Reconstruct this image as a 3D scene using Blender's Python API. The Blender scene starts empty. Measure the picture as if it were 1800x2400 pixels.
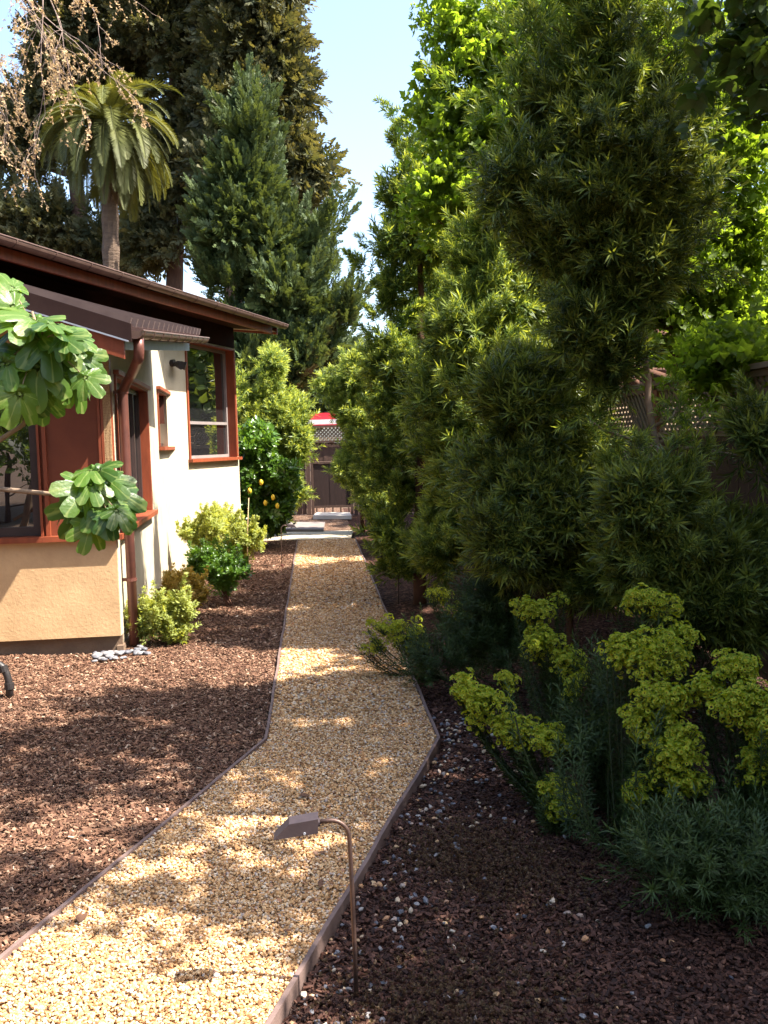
import bpy, math, random
import numpy as np
from mathutils import Vector, Matrix
R = math.radians
rng = np.random.default_rng(7)
random.seed(7)
scene = bpy.context.scene
COL = scene.collection

# ------------------------------------------------------------------ camera
FPX, W0, H0, EYE = 2250.0, 1800.0, 2400.0, 1.6
PITCH, ROLL = math.atan((1200 - 1036) / FPX), R(1.5)
FWD = np.array([0, math.cos(PITCH), -math.sin(PITCH)])
RT0 = np.array([1.0, 0, 0]); UP0 = np.cross(RT0, FWD)
RT = RT0 * math.cos(ROLL) - UP0 * math.sin(ROLL)
UP = UP0 * math.cos(ROLL) + RT0 * math.sin(ROLL)
cam = bpy.data.cameras.new('camera'); cam_o = bpy.data.objects.new('camera', cam); COL.objects.link(cam_o)
cam.sensor_fit = 'VERTICAL'; cam.sensor_height = 36; cam.sensor_width = 27
cam.lens = FPX / H0 * 36; cam.clip_start = .05; cam.clip_end = 2000
cam_o.matrix_world = Matrix(((RT[0], UP[0], -FWD[0], 0), (RT[1], UP[1], -FWD[1], 0), (RT[2], UP[2], -FWD[2], EYE), (0, 0, 0, 1)))
scene.camera = cam_o

# ------------------------------------------------------------------ light
SUN_EL, SUN_AZ = 54.0, 14.0          # elevation; degrees from +X towards the viewer
sd = np.array([math.cos(R(SUN_EL)) * math.cos(R(SUN_AZ)), -math.cos(R(SUN_EL)) * math.sin(R(SUN_AZ)), math.sin(R(SUN_EL))])
world = bpy.data.worlds.new("World"); scene.world = world; world.use_nodes = True
nt = world.node_tree; bg = nt.nodes['Background']
sky = nt.nodes.new('ShaderNodeTexSky'); sky.sky_type = 'NISHITA'; sky.sun_disc = False
sky.sun_elevation = R(SUN_EL); sky.sun_rotation = math.atan2(sd[0], sd[1]); sky.air_density = 1.0; sky.dust_density = 2.6; sky.ozone_density = 1.2
nt.links.new(sky.outputs[0], bg.inputs[0]); bg.inputs[1].default_value = 0.135
sun = bpy.data.lights.new('sun', 'SUN'); sun.energy = 5.0; sun.angle = R(.53); sun.color = (1, .93, .82)
sun_o = bpy.data.objects.new('sun', sun); COL.objects.link(sun_o)
sun_o.rotation_euler = Vector(-sd).to_track_quat('-Z', 'Y').to_euler(); sun_o.location = (20, -5, 30)
scene.view_settings.view_transform = 'Standard'; scene.view_settings.look = 'None'
scene.view_settings.exposure = 1.9; scene.view_settings.gamma = 1
scene.cycles.max_bounces = 7; scene.cycles.transparent_max_bounces = 8
scene.cycles.use_adaptive_sampling = True; scene.cycles.use_denoising = True

# ------------------------------------------------------------------ helpers
def ray(x, y): return FWD + RT * ((x - 900) / FPX) + UP * ((1200 - y) / FPX)
def P(x, y, D):
    d = ray(x, y); return np.array([0, 0, EYE]) + d * (D / d[1])
def GR(x, y, z=0.0):
    d = ray(x, y); return np.array([0, 0, EYE]) + d * ((z - EYE) / d[2])

def tag(o, label=None, cat=None, group=None, kind=None):
    if label: o['label'] = label
    if cat: o['category'] = cat
    if group: o['group'] = group
    if kind: o['kind'] = kind
    return o
def empty(name, loc=(0, 0, 0), rz=0, label=None, cat=None, group=None):
    o = bpy.data.objects.new(name, None); COL.objects.link(o)
    o.location = tuple(loc); o.rotation_euler = (0, 0, rz); o.empty_display_size = .1
    return tag(o, label, cat, group)

class Geo:
    def __init__(s): s.v = []; s.f = []; s.c = []; s.k = []; s.n = 0
    def add(s, v, faces, c=.5, k=0.0, m=0):
        v = np.asarray(v, float).reshape(-1, 3); n = len(v)
        s.v.append(v); s.c.append(np.broadcast_to(np.asarray(c, float), (n,))); s.k.append(np.broadcast_to(np.asarray(k, float), (n,)))
        if isinstance(faces, np.ndarray): s.f.append((faces + s.n, m))
        else:
            by = {}
            for f in faces: by.setdefault(len(f), []).append(f)
            for q in by.values(): s.f.append((np.array(q) + s.n, m))
        s.n += n
    def box(s, o, ax, ay, az, c=.5, m=0):
        o, ax, ay, az = [np.asarray(t, float) for t in (o, ax, ay, az)]
        v = [o + ax * i + ay * j + az * l for l in (0, 1) for j in (0, 1) for i in (0, 1)]
        f = [(0, 2, 3, 1), (4, 5, 7, 6), (0, 1, 5, 4), (2, 6, 7, 3), (0, 4, 6, 2), (1, 3, 7, 5)]
        if np.dot(np.cross(ax, ay), az) < 0: f = [q[::-1] for q in f]
        s.add(v, f, c, 0, m)
    def beam(s, p0, p1, w, h, up=(0, 0, 1), c=.5, m=0):      # bar centred on p0-p1
        p0 = np.asarray(p0, float); p1 = np.asarray(p1, float); d = p1 - p0
        sx = np.cross(d, np.asarray(up, float)); sx /= np.linalg.norm(sx); uz = np.cross(sx, d); uz /= np.linalg.norm(uz)
        s.box(p0 - sx * w / 2 - uz * h / 2, d, sx * w, uz * h, c, m)
    def prism(s, poly, ext, c=.5, m=0):                       # planar polygon extruded by vector
        poly = np.asarray(poly, float); n = len(poly); v = np.vstack([poly, poly + np.asarray(ext, float)])
        f = [tuple(range(n))[::-1], tuple(range(n, 2 * n))] + [(i, (i + 1) % n, n + (i + 1) % n, n + i) for i in range(n)]
        nrm = np.zeros(3)
        for i in range(n): nrm += np.cross(poly[i], poly[(i + 1) % n])
        if np.dot(nrm, ext) < 0: f = [q[::-1] for q in f]
        s.add(v, f, c, 0, m)
    def tube(s, pts, rad, n=8, c=.5, m=0, cap=True):
        pts = np.asarray(pts, float); L = len(pts); rad = np.broadcast_to(np.asarray(rad, float), (L,))
        tg = np.gradient(pts, axis=0); tg /= np.linalg.norm(tg, axis=1)[:, None] + 1e-9
        a = np.array([0, 0, 1.0]) if abs(tg[0][2]) < .8 else np.array([1.0, 0, 0])
        rings = []
        for i in range(L):
            a = a - tg[i] * np.dot(a, tg[i]); a /= np.linalg.norm(a) + 1e-9
            b = np.cross(tg[i], a)
            t = np.arange(n) * 2 * math.pi / n
            rings.append(pts[i] + rad[i] * (np.cos(t)[:, None] * a + np.sin(t)[:, None] * b))
        v = np.vstack(rings); f = []
        for i in range(L - 1):
            for j in range(n):
                k2 = (j + 1) % n; f.append((i * n + j, i * n + k2, (i + 1) * n + k2, (i + 1) * n + j))
        if cap and n > 2: f += [tuple(range(n))[::-1], tuple(range((L - 1) * n, L * n))]
        s.add(v, f, c, 0, m)
    def inst(s, T, pos, M, sc, c):                            # T=(verts, face array, k); M (n,3,3)
        tv, tf, tk = T; n = len(pos)
        if n == 0: return
        sc = np.asarray(sc, float)
        if sc.ndim == 1: sc = np.repeat(sc[:, None], 3, 1)
        v = np.einsum('nij,nkj->nki', M, tv[None] * sc[:, None, :]) + pos[:, None, :]
        off = (np.arange(n) * len(tv))[:, None, None]
        s.add(v.reshape(-1, 3), (tf[None] + off).reshape(-1, tf.shape[1]), np.repeat(c, len(tv)), np.tile(tk, n))
    def build(s, name, mat, parent=None, smooth=False, origin=None):
        me = bpy.data.meshes.new(name)
        if s.n:
            v = np.vstack(s.v)
            if origin is not None: v = v - np.asarray(origin, float)
            me.vertices.add(len(v)); me.vertices.foreach_set('co', v.ravel().astype(np.float32))
            tot = sum(f.size for f, _ in s.f); nf = sum(len(f) for f, _ in s.f)
            me.loops.add(tot); me.polygons.add(nf)
            me.loops.foreach_set('vertex_index', np.concatenate([f.ravel() for f, _ in s.f]).astype(np.int32))
            cnt = np.concatenate([np.full(len(f), f.shape[1]) for f, _ in s.f])
            st = np.concatenate([[0], np.cumsum(cnt)[:-1]]).astype(np.int32)
            me.polygons.foreach_set('loop_start', st)
            try: me.polygons.foreach_set('loop_total', cnt.astype(np.int32))
            except Exception: pass
            me.polygons.foreach_set('material_index', np.concatenate([np.full(len(f), m) for f, m in s.f]).astype(np.int32))
            me.polygons.foreach_set('use_smooth', np.full(nf, smooth, dtype=bool))
            for nm, arr in (('c', s.c), ('k', s.k)):
                a = me.attributes.new(nm, 'FLOAT', 'POINT'); a.data.foreach_set('value', np.concatenate(arr).astype(np.float32))
            me.update(calc_edges=True)
        for m in (mat if isinstance(mat, (list, tuple)) else [mat]): me.materials.append(m)
        o = bpy.data.objects.new(name, me); COL.objects.link(o)
        if origin is not None and parent is None: o.location = tuple(origin)
        if parent is not None:
            o.parent = parent
            if origin is None:
                o.location = tuple(-np.array(parent.location)) if tuple(parent.rotation_euler) == (0, 0, 0) else (0, 0, 0)
        return o

def unit(v): return v / (np.linalg.norm(v, axis=-1, keepdims=True) + 1e-9)
def frames(d, roll=None, up=None):                            # matrices whose Z column is d
    d = unit(np.asarray(d, float)); n = len(d)
    a = rng.normal(size=(n, 3)) if up is None else np.broadcast_to(np.asarray(up, float), (n, 3)) + rng.normal(size=(n, 3)) * .25
    x = unit(np.cross(a, d)); y = np.cross(d, x)
    return np.stack([x, y, d], axis=2)
def rand_dirs(n): return unit(rng.normal(size=(n, 3)))
def fbm(x, y, seed=0):
    r = np.random.default_rng(seed); z = 0
    for o in range(4):
        a = r.uniform(0, 6.28, 6); f = 2.0 ** o
        z = z + (np.sin(x * f * 1.3 + a[0] + 1.7 * np.sin(y * f * .9 + a[1])) + np.sin(y * f * 1.1 + a[2] + 1.5 * np.sin(x * f * .7 + a[3]))) / f
    return z / 3

# ------------------------------------------------------------------ materials
def newmat(name):
    m = bpy.data.materials.new(name); m.use_nodes = True; m.node_tree.nodes.clear(); t = m.node_tree
    out = t.nodes.new('ShaderNodeOutputMaterial'); return m, t, out
def N(t, typ, **kw):
    n = t.nodes.new(typ)
    for k, v in kw.items():
        if k in ('loc',): continue
        setattr(n, k, v)
    return n
def ramp(t, fac, stops, interp='LINEAR'):
    r = t.nodes.new('ShaderNodeValToRGB'); r.color_ramp.interpolation = interp
    e = r.color_ramp.elements
    while len(e) < len(stops): e.new(.5)
    for i, (p, c) in enumerate(stops): e[i].position = p; e[i].color = (*c, 1)
    t.links.new(fac, r.inputs[0]); return r.outputs[0]
def noise(t, scale, detail=4, rough=.55, vec=None):
    n = t.nodes.new('ShaderNodeTexNoise'); n.inputs['Scale'].default_value = scale; n.inputs['Detail'].default_value = detail; n.inputs['Roughness'].default_value = rough
    if vec is None:
        g = t.nodes.new('ShaderNodeNewGeometry'); vec = g.outputs['Position']
    t.links.new(vec, n.inputs['Vector']); return n.outputs['Fac']
def bump(t, h, dist, strength=1.0, nrm=None):
    b = t.nodes.new('ShaderNodeBump'); b.inputs['Distance'].default_value = dist; b.inputs['Strength'].default_value = strength
    t.links.new(h, b.inputs['Height'])
    if nrm is not None: t.links.new(nrm, b.inputs['Normal'])
    return b.outputs['Normal']
def pmat(name, c1, c2=None, scale=3.0, rough=.7, spec=.3, bscale=40, bdist=.002, metal=0, stretch=None, fine=.0):
    m, t, out = newmat(name); b = t.nodes.new('ShaderNodeBsdfPrincipled'); t.links.new(b.outputs[0], out.inputs[0])
    b.inputs['Roughness'].default_value = rough; b.inputs['Specular IOR Level'].default_value = spec; b.inputs['Metallic'].default_value = metal
    vec = None
    if stretch:
        g = t.nodes.new('ShaderNodeNewGeometry'); mp = t.nodes.new('ShaderNodeMapping'); mp.inputs['Scale'].default_value = stretch
        t.links.new(g.outputs['Position'], mp.inputs[0]); vec = mp.outputs[0]
    c2 = c2 or tuple(x * .8 for x in c1)
    t.links.new(ramp(t, noise(t, scale, 6, .6, vec), [(.3, c2), (.7, c1)]), b.inputs['Base Color'])
    if bdist: t.links.new(bump(t, noise(t, bscale, 5, .65, vec), bdist), b.inputs['Normal'])
    return m
def leafmat(name, c1, c2, tip=None, tipf=.6, trans=.4, rough=.45, tcol=None, spec=.28):
    m, t, out = newmat(name)
    a = N(t, 'ShaderNodeAttribute'); a.attribute_name = 'c'
    k = N(t, 'ShaderNodeAttribute'); k.attribute_name = 'k'
    col = ramp(t, a.outputs['Fac'], [(0, c1), (1, c2)])
    if tip:
        mx = N(t, 'ShaderNodeMix', data_type='RGBA'); mth = N(t, 'ShaderNodeMath', operation='MULTIPLY'); mth.inputs[1].default_value = tipf
        t.links.new(k.outputs['Fac'], mth.inputs[0]); t.links.new(mth.outputs[0], mx.inputs[0])
        t.links.new(col, mx.inputs[6]); mx.inputs[7].default_value = (*tip, 1); col = mx.outputs[2]
    b = t.nodes.new('ShaderNodeBsdfPrincipled'); b.inputs['Roughness'].default_value = rough; b.inputs['Specular IOR Level'].default_value = spec
    t.links.new(col, b.inputs['Base Color'])
    tr = t.nodes.new('ShaderNodeBsdfTranslucent')
    h = N(t, 'ShaderNodeMix', data_type='RGBA', blend_type='MULTIPLY'); h.inputs[0].default_value = 1
    t.links.new(col, h.inputs[6]); h.inputs[7].default_value = (*(tcol or (2.6, 2.2, .9)), 1)
    t.links.new(h.outputs[2], tr.inputs[0])
    ms = t.nodes.new('ShaderNodeMixShader'); ms.inputs[0].default_value = trans
    t.links.new(b.outputs[0], ms.inputs[1]); t.links.new(tr.outputs[0], ms.inputs[2]); t.links.new(ms.outputs[0], out.inputs[0])
    return m
def rampmat(name, stops, rough=.8, spec=.2, interp='LINEAR', bscale=300, bdist=.0005):
    m, t, out = newmat(name); b = t.nodes.new('ShaderNodeBsdfPrincipled'); t.links.new(b.outputs[0], out.inputs[0])
    a = N(t, 'ShaderNodeAttribute'); a.attribute_name = 'c'
    b.inputs['Roughness'].default_value = rough; b.inputs['Specular IOR Level'].default_value = spec
    t.links.new(ramp(t, a.outputs['Fac'], stops, interp), b.inputs['Base Color'])
    if bdist: t.links.new(bump(t, noise(t, bscale, 3), bdist), b.inputs['Normal'])
    return m
def groundmat(name, stops, cell, bdist, rough=.9, stretch=(1, 1, 1)):
    m, t, out = newmat(name); b = t.nodes.new('ShaderNodeBsdfPrincipled'); t.links.new(b.outputs[0], out.inputs[0])
    b.inputs['Roughness'].default_value = rough; b.inputs['Specular IOR Level'].default_value = .15
    g = t.nodes.new('ShaderNodeNewGeometry'); mp = t.nodes.new('ShaderNodeMapping'); mp.inputs['Scale'].default_value = stretch
    t.links.new(g.outputs['Position'], mp.inputs[0])
    nn = t.nodes.new('ShaderNodeTexNoise'); nn.inputs['Scale'].default_value = cell * .4; t.links.new(mp.outputs[0], nn.inputs['Vector'])
    mv = N(t, 'ShaderNodeVectorMath', operation='MULTIPLY_ADD'); mv.inputs[1].default_value = (.06, .06, .06)
    t.links.new(nn.outputs['Color'], mv.inputs[0]); t.links.new(mp.outputs[0], mv.inputs[2])
    v = t.nodes.new('ShaderNodeTexVoronoi'); v.inputs['Scale'].default_value = cell; t.links.new(mv.outputs[0], v.inputs['Vector'])
    sp = t.nodes.new('ShaderNodeSeparateColor'); t.links.new(v.outputs['Color'], sp.inputs[0])
    col = ramp(t, sp.outputs[0], stops)
    big = ramp(t, noise(t, 1.3, 4), [(.3, (.72, .72, .72)), (.7, (1, 1, 1))])
    mx = N(t, 'ShaderNodeMix', data_type='RGBA', blend_type='MULTIPLY'); mx.inputs[0].default_value = 1
    t.links.new(col, mx.inputs[6]); t.links.new(big, mx.inputs[7]); t.links.new(mx.outputs[2], b.inputs['Base Color'])
    iv = N(t, 'ShaderNodeMath', operation='SUBTRACT'); iv.inputs[0].default_value = 1; t.links.new(v.outputs['Distance'], iv.inputs[1])
    t.links.new(bump(t, iv.outputs[0], bdist, 1, bump(t, noise(t, cell * .7, 5), bdist)), b.inputs['Normal'])
    return m

BARK = [(0, (.05, .024, .016)), (.3, (.105, .052, .033)), (.6, (.19, .10, .062)), (.88, (.32, .20, .13)), (1, (.56, .43, .32))]
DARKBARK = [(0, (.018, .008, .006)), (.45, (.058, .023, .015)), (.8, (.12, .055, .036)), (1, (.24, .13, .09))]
GRAVEL = [(0, (.21, .10, .045)), (.2, (.43, .235, .10)), (.5, (.58, .345, .16)), (.72, (.67, .45, .24)), (.86, (.72, .58, .42)), (.95, (.38, .31, .27)), (1, (.48, .21, .09))]
M = {}
M['mulch'] = groundmat('mulch', BARK, 46, .02, stretch=(1, 1.4, 1))
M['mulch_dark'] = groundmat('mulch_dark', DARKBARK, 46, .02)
M['soil'] = groundmat('soil', [(0, (.07, .045, .03)), (1, (.14, .09, .06))], 20, .02)
M['gravel'] = groundmat('gravel', GRAVEL, 70, .012)
M['stone'] = rampmat('gravel_stone', GRAVEL, rough=.75)
M['chip'] = rampmat('bark_chip', BARK, rough=.85)
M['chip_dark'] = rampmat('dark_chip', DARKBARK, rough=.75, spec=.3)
M['pebble'] = rampmat('pebble', [(0, (.06, .06, .075)), (.3, (.16, .16, .18)), (.5, (.34, .31, .29)), (.65, (.45, .22, .10)), (.8, (.46, .31, .17)), (1, (.50, .44, .36))], rough=.5, spec=.4)
M['edging'] = pmat('edging', (.22, .15, .13), (.12, .08, .07), scale=9, rough=.7, bscale=60, bdist=.001)
M['concrete'] = pmat('concrete', (.55, .50, .44), (.42, .38, .33), scale=4, rough=.9, bscale=90, bdist=.002)
M['sunlit_path'] = groundmat('sunlit_path', [(0, (.55, .44, .30)), (1, (.80, .70, .55))], 60, .008)  # sunlight on the cross path put into a paler gravel colour
M['concrete_shade'] = pmat('concrete_shade', (.24, .20, .18), (.17, .14, .125), scale=4, rough=.9, bscale=90, bdist=.002)  # concrete of the pad with its shade put into the colour
M['stucco_tan_warmlit'] = pmat('stucco_tan_warmlit', (.62, .41, .225), (.47, .30, .16), scale=3.2, rough=.95, spec=.1, bscale=38, bdist=.0035)  # tan stucco with warm bounce and sun put into its colour
M['stucco_cream'] = pmat('stucco_cream', (.56, .49, .36), (.43, .37, .265), scale=3.2, rough=.95, spec=.1, bscale=38, bdist=.0035)
M['plinth'] = pmat('plinth', (.22, .15, .10), (.15, .10, .07), scale=5, rough=.95, bscale=60, bdist=.003)
M['redwood'] = pmat('redwood_trim', (.27, .065, .026), (.17, .038, .016), scale=6, rough=.5, spec=.35, bscale=50, bdist=.0008, stretch=(3, 3, .6))
M['redwood_panel'] = pmat('redwood_panel', (.20, .052, .022), (.15, .036, .016), scale=4, rough=.55, spec=.3, bscale=60, bdist=.0008)
M['darkwood'] = pmat('dark_wood', (.045, .014, .009), (.028, .009, .006), scale=6, rough=.85, spec=.08, bscale=50, bdist=.001)
M['soffit'] = pmat('soffit_board', (.50, .36, .22), (.42, .29, .17), scale=4, rough=.8, stretch=(1, 8, 1), bdist=.0006)
M['roofmetal'] = pmat('brown_metal_roof', (.04, .023, .020), (.028, .016, .015), scale=3, rough=.9, spec=.05, metal=.0, bscale=15, bdist=.001)
M['roofrib_lit'] = pmat('roof_rib_lit_metal', (.13, .09, .08), (.09, .06, .055), scale=5, rough=.6, spec=.3, bdist=0)  # lighter than the roof metal: lit rib edges put into the colour
M['gutter'] = pmat('copper_brown_gutter', (.20, .125, .10), (.13, .075, .06), scale=8, rough=.45, spec=.5, metal=.4, bscale=30, bdist=.0006)
M['pipe'] = pmat('downspout_brown', (.17, .065, .048), (.11, .045, .036), scale=10, rough=.42, spec=.5, metal=.3, bscale=30, bdist=.0006)
M['flashing'] = pmat('pale_flashing', (.42, .44, .50), (.34, .36, .42), scale=8, rough=.5, metal=.4)
M['frame'] = pmat('window_frame_brown', (.055, .035, .032), (.04, .026, .024), scale=8, rough=.45, bdist=0)
M['frame_grey'] = pmat('sash_grey', (.26, .22, .21), (.2, .17, .16), scale=8, rough=.5, bdist=0)
M['blackmetal'] = pmat('black_metal', (.03, .024, .024), (.018, .015, .015), scale=12, rough=.5, spec=.5, bdist=.0004)
M['lampmetal'] = pmat('bronze_lamp_metal', (.115, .065, .048), (.055, .037, .036), scale=22, rough=.5, spec=.5, metal=.5, bscale=120, bdist=.0005)
M['lamphead'] = pmat('lamp_head_metal', (.075, .055, .06), (.045, .034, .04), scale=14, rough=.55, spec=.5, metal=.3, bscale=120, bdist=.0005)
M['white'] = pmat('white_paint', (.78, .76, .72), scale=5, rough=.6, bdist=0)
M['red'] = pmat('red_fabric', (.50, .02, .035), (.38, .012, .022), scale=5, rough=.6, bdist=0)
M['fencewood'] = pmat('weathered_fence', (.10, .058, .042), (.055, .032, .024), scale=5, rough=.85, bscale=25, bdist=.002, stretch=(4, 4, .5))
M['fencered'] = pmat('reddish_fence_post', (.30, .12, .06), (.2, .075, .04), scale=5, rough=.8, bscale=25, bdist=.002, stretch=(4, 4, .5))
M['gatewood'] = pmat('dark_gate_wood', (.04, .022, .018), (.026, .015, .012), scale=5, rough=.85, bscale=25, bdist=.002, stretch=(4, 4, .5))
M['lattice'] = pmat('lattice_wood', (.26, .19, .13), (.17, .12, .08), scale=5, rough=.85, bdist=.001)
M['shingle'] = pmat('shingle', (.24, .15, .11), (.15, .095, .07), scale=12, rough=.9, bscale=30, bdist=.01)
M['orangewood'] = pmat('orange_wood_door', (.50, .24, .09), (.40, .18, .065), scale=5, rough=.7, stretch=(4, 4, .5))
M['bamboo'] = pmat('bamboo_stake', (.50, .36, .20), (.38, .26, .14), scale=20, rough=.6, bdist=0)
M['trunk'] = pmat('redwood_bark', (.11, .06, .042), (.06, .034, .025), scale=3, rough=.95, bscale=8, bdist=.04, stretch=(4, 4, .6))
M['trunkpalm'] = pmat('palm_bark', (.16, .11, .075), (.085, .058, .042), scale=3, rough=.95, bscale=7, bdist=.05, stretch=(1, 1, 3))
M['twig'] = pmat('grey_brown_twig', (.34, .25, .21), (.24, .17, .14), scale=14, rough=.85, bdist=.001)
M['branch'] = pmat('reddish_branch', (.13, .06, .035), (.08, .038, .025), scale=14, rough=.8, bdist=.002)
M['palebark'] = pmat('pale_bark', (.30, .21, .14), (.17, .115, .08), scale=16, rough=.85, bscale=50, bdist=.004)
M['stem'] = pmat('green_stem', (.045, .06, .025), scale=10, rough=.6, bdist=0)
def glassmat():
    m, t, out = newmat('window_glass'); b = t.nodes.new('ShaderNodeBsdfPrincipled')
    b.inputs['Base Color'].default_value = (.012, .012, .013, 1); b.inputs['Roughness'].default_value = .0; b.inputs['IOR'].default_value = 2.9
    t.links.new(bump(t, noise(t, 1.1, 2), .006), b.inputs['Normal'])
    t.links.new(b.outputs[0], out.inputs[0]); return m
M['glass'] = glassmat()
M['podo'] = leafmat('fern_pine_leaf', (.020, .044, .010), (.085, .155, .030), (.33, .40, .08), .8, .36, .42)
M['podo_shade'] = leafmat('fern_pine_leaf_shade', (.012, .026, .008), (.048, .088, .018), (.24, .29, .055), .75, .32, .42)  # same leaf darkened; shade on the near trees put into its colour
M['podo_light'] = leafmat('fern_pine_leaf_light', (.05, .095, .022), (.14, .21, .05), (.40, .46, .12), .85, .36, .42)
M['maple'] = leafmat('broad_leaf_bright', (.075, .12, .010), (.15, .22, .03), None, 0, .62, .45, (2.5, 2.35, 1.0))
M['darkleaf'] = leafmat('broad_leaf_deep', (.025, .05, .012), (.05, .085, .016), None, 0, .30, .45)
M['redwoodleaf'] = leafmat('redwood_needle', (.014, .030, .017), (.085, .095, .045), (.15, .13, .055), .6, .22, .6)
M['cedar'] = leafmat('conifer_needle', (.018, .036, .014), (.066, .092, .030), (.12, .17, .06), .5, .2, .6)
M['palmleaf'] = leafmat('palm_frond', (.05, .06, .018), (.14, .15, .04), None, 0, .25, .55, None, .25)
M['palmdead'] = leafmat('dry_palm_frond', (.10, .062, .03), (.17, .11, .055), None, 0, .15, .8)
M['seed'] = leafmat('tan_seed', (.38, .26, .14), (.55, .40, .22), None, 0, .3, .8, (1.3, 1.2, 1))
M['lemonleaf'] = leafmat('citrus_leaf', (.035, .085, .012), (.09, .18, .022), None, 0, .35, .3, None, .6)
M['lemon'] = pmat('lemon_peel', (.75, .50, .04), scale=8, rough=.45, bdist=0)
M['shrub'] = leafmat('shrub_leaf', (.12, .18, .04), (.30, .36, .10), (.34, .34, .12), .5, .4, .5)
M['shrub_orange'] = leafmat('shrub_leaf_orange', (.15, .17, .035), (.36, .30, .08), (.42, .26, .08), .6, .4, .5)
M['fig'] = None
M['euphleaf'] = leafmat('spurge_leaf', (.013, .031, .006), (.038, .068, .014), (.07, .11, .04), .5, .2, .5)
M['euphbract'] = leafmat('spurge_bract', (.11, .22, .014), (.235, .36, .03), (.55, .40, .035), .8, .4, .55, (1.8, 1.7, .6))
M['sedum'] = leafmat('sedum_leaf', (.06, .02, .018), (.10, .06, .03), (.14, .12, .06), .3, .1, .5)
M['hedge'] = leafmat('hedge_leaf', (.07, .12, .02), (.16, .22, .04), None, 0, .35, .5)

# ------------------------------------------------------------------ leaf templates: (verts, quads, k)
def diamond(g, b, d, nrm, L, w, k0=0, k1=0, bend=0):
    d = d / np.linalg.norm(d); s = np.cross(d, nrm); s /= np.linalg.norm(s) + 1e-9; n2 = np.cross(s, d)
    m = b + d * L * .45 + n2 * bend * L * .3
    g[0].extend([b, m + s * w / 2, b + d * L - n2 * bend * L * .2, m - s * w / 2]); g[1].append([len(g[0]) - 4 + i for i in range(4)]); g[2].extend([k0, (k0 + k1) / 2, k1, (k0 + k1) / 2])
def fin(g): return (np.array(g[0]), np.array(g[1]), np.array(g[2], float))
def T_sprig(n=14, L=.75, w=.085, stem=.7, spread=.9, r=None, tipk=True, bend=.25):
    r = r or random.Random(3); g = ([], [], [])
    for i in range(n):
        u = (i + .5) / n; a = i * 2.4 + r.random() * .5; z = u * stem
        sp = spread * (1.15 - .75 * u) + r.uniform(-.12, .12)
        d = np.array([math.cos(a) * math.sin(sp), math.sin(a) * math.sin(sp), math.cos(sp)])
        l = L * (1 - .35 * abs(u - .45)) * r.uniform(.8, 1.1)
        diamond(g, np.array([0, 0, z]), d, np.array([-math.cos(a), -math.sin(a), .6]), l, w * r.uniform(.85, 1.15), u ** 2 if tipk else 0, u ** 2 if tipk else 0, bend)
    return fin(g)
def T_spray(n=13, L=.34, w=.13, flat=.25, r=None, droop=.0):   # flat conifer spray along Z with side shoots in X
    r = r or random.Random(5); g = ([], [], [])
    for i in range(n):
        u = (i + .3) / n; s = 1 if i % 2 else -1
        ang = R(52 - 30 * u) * s; b = np.array([0, -droop * u * u, u * .95])
        d = np.array([math.sin(ang), r.uniform(-flat, flat) - droop * .5, math.cos(ang)])
        diamond(g, b, d, np.array([r.uniform(-.3, .3), 1, 0]), L * (1.25 - .8 * u) * r.uniform(.8, 1.2), w * r.uniform(.8, 1.2), u * .6, u)
    return fin(g)
def T_broad(kind='maple', fold=.18):
    if kind == 'maple': o = [(0, 0), (.22, .05), (.52, .38), (.28, .48), (.22, .62), (0, 1.0), (-.22, .62), (-.28, .48), (-.52, .38), (-.22, .05)]
    elif kind == 'heart': o = [(0, .04), (.22, -.04), (.42, .22), (.36, .52), (.16, .78), (0, 1.0), (-.16, .78), (-.36, .52), (-.42, .22), (-.22, -.04)]
    else: o = [(0, 0), (.12, .15), (.22, .4), (.19, .65), (.08, .88), (0, 1.0), (-.08, .88), (-.19, .65), (-.22, .4), (-.12, .15)]
    v = [(x, fold * abs(x) + .10 * math.sin(z * 2.6) * -1, z) for x, z in o]; q = []
    for i in range(4):
        pass
    # quads across the midrib: two halves fanned along the rib
    rib = [(0, -.10 * math.sin(z * 2.6), z) for z in (.25, .5, .75)]
    v += rib   # 10, 11, 12
    q = [(0, 1, 2, 10), (10, 2, 3, 11), (11, 3, 4, 12), (12, 4, 5, 6), (12, 6, 7, 11), (11, 7, 8, 10), (10, 8, 9, 0)]
    return (np.array(v, float), np.array(q), np.zeros(len(v)))
def T_bunch(leaf, n=5, size=.5, r=None, spread=1.1):          # several broad leaves round a shoot
    r = r or random.Random(8); tv, tf, tk = leaf; V = []; F = []; K = []
    for i in range(n):
        a = i * 2.4 + r.random(); sp = spread * r.uniform(.6, 1.1); z = .5 * i / n
        d = np.array([math.cos(a) * math.sin(sp), math.sin(a) * math.sin(sp), math.cos(sp)]); nrm = np.array([0, 0, 1.0]) + .4 * np.array([r.uniform(-1, 1) for _ in range(3)])
        x = np.cross(nrm, d); x /= np.linalg.norm(x); y = np.cross(d, x)
        V.append(tv @ (np.stack([x, y, d], 1).T) * size * r.uniform(.75, 1.15) + np.array([0, 0, z]) + d * .12); F.append(tf + len(tv) * i); K.append(tk + i / n)
    return (np.vstack(V), np.vstack(F), np.concatenate(K))
rr = random.Random(11)
PODO = [T_sprig(16, .8, .085, .75, 1.0, random.Random(i)) for i in range(4)]
PODO_FAR = [T_sprig(11, .85, .14, .75, 1.0, random.Random(i)) for i in range(3)]
SPRAY = [T_spray(13, .36, .15, .3, random.Random(i), .1) for i in range(3)]
DROOP = [T_spray(13, .38, .15, .5, random.Random(i), .35) for i in range(3)]
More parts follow.
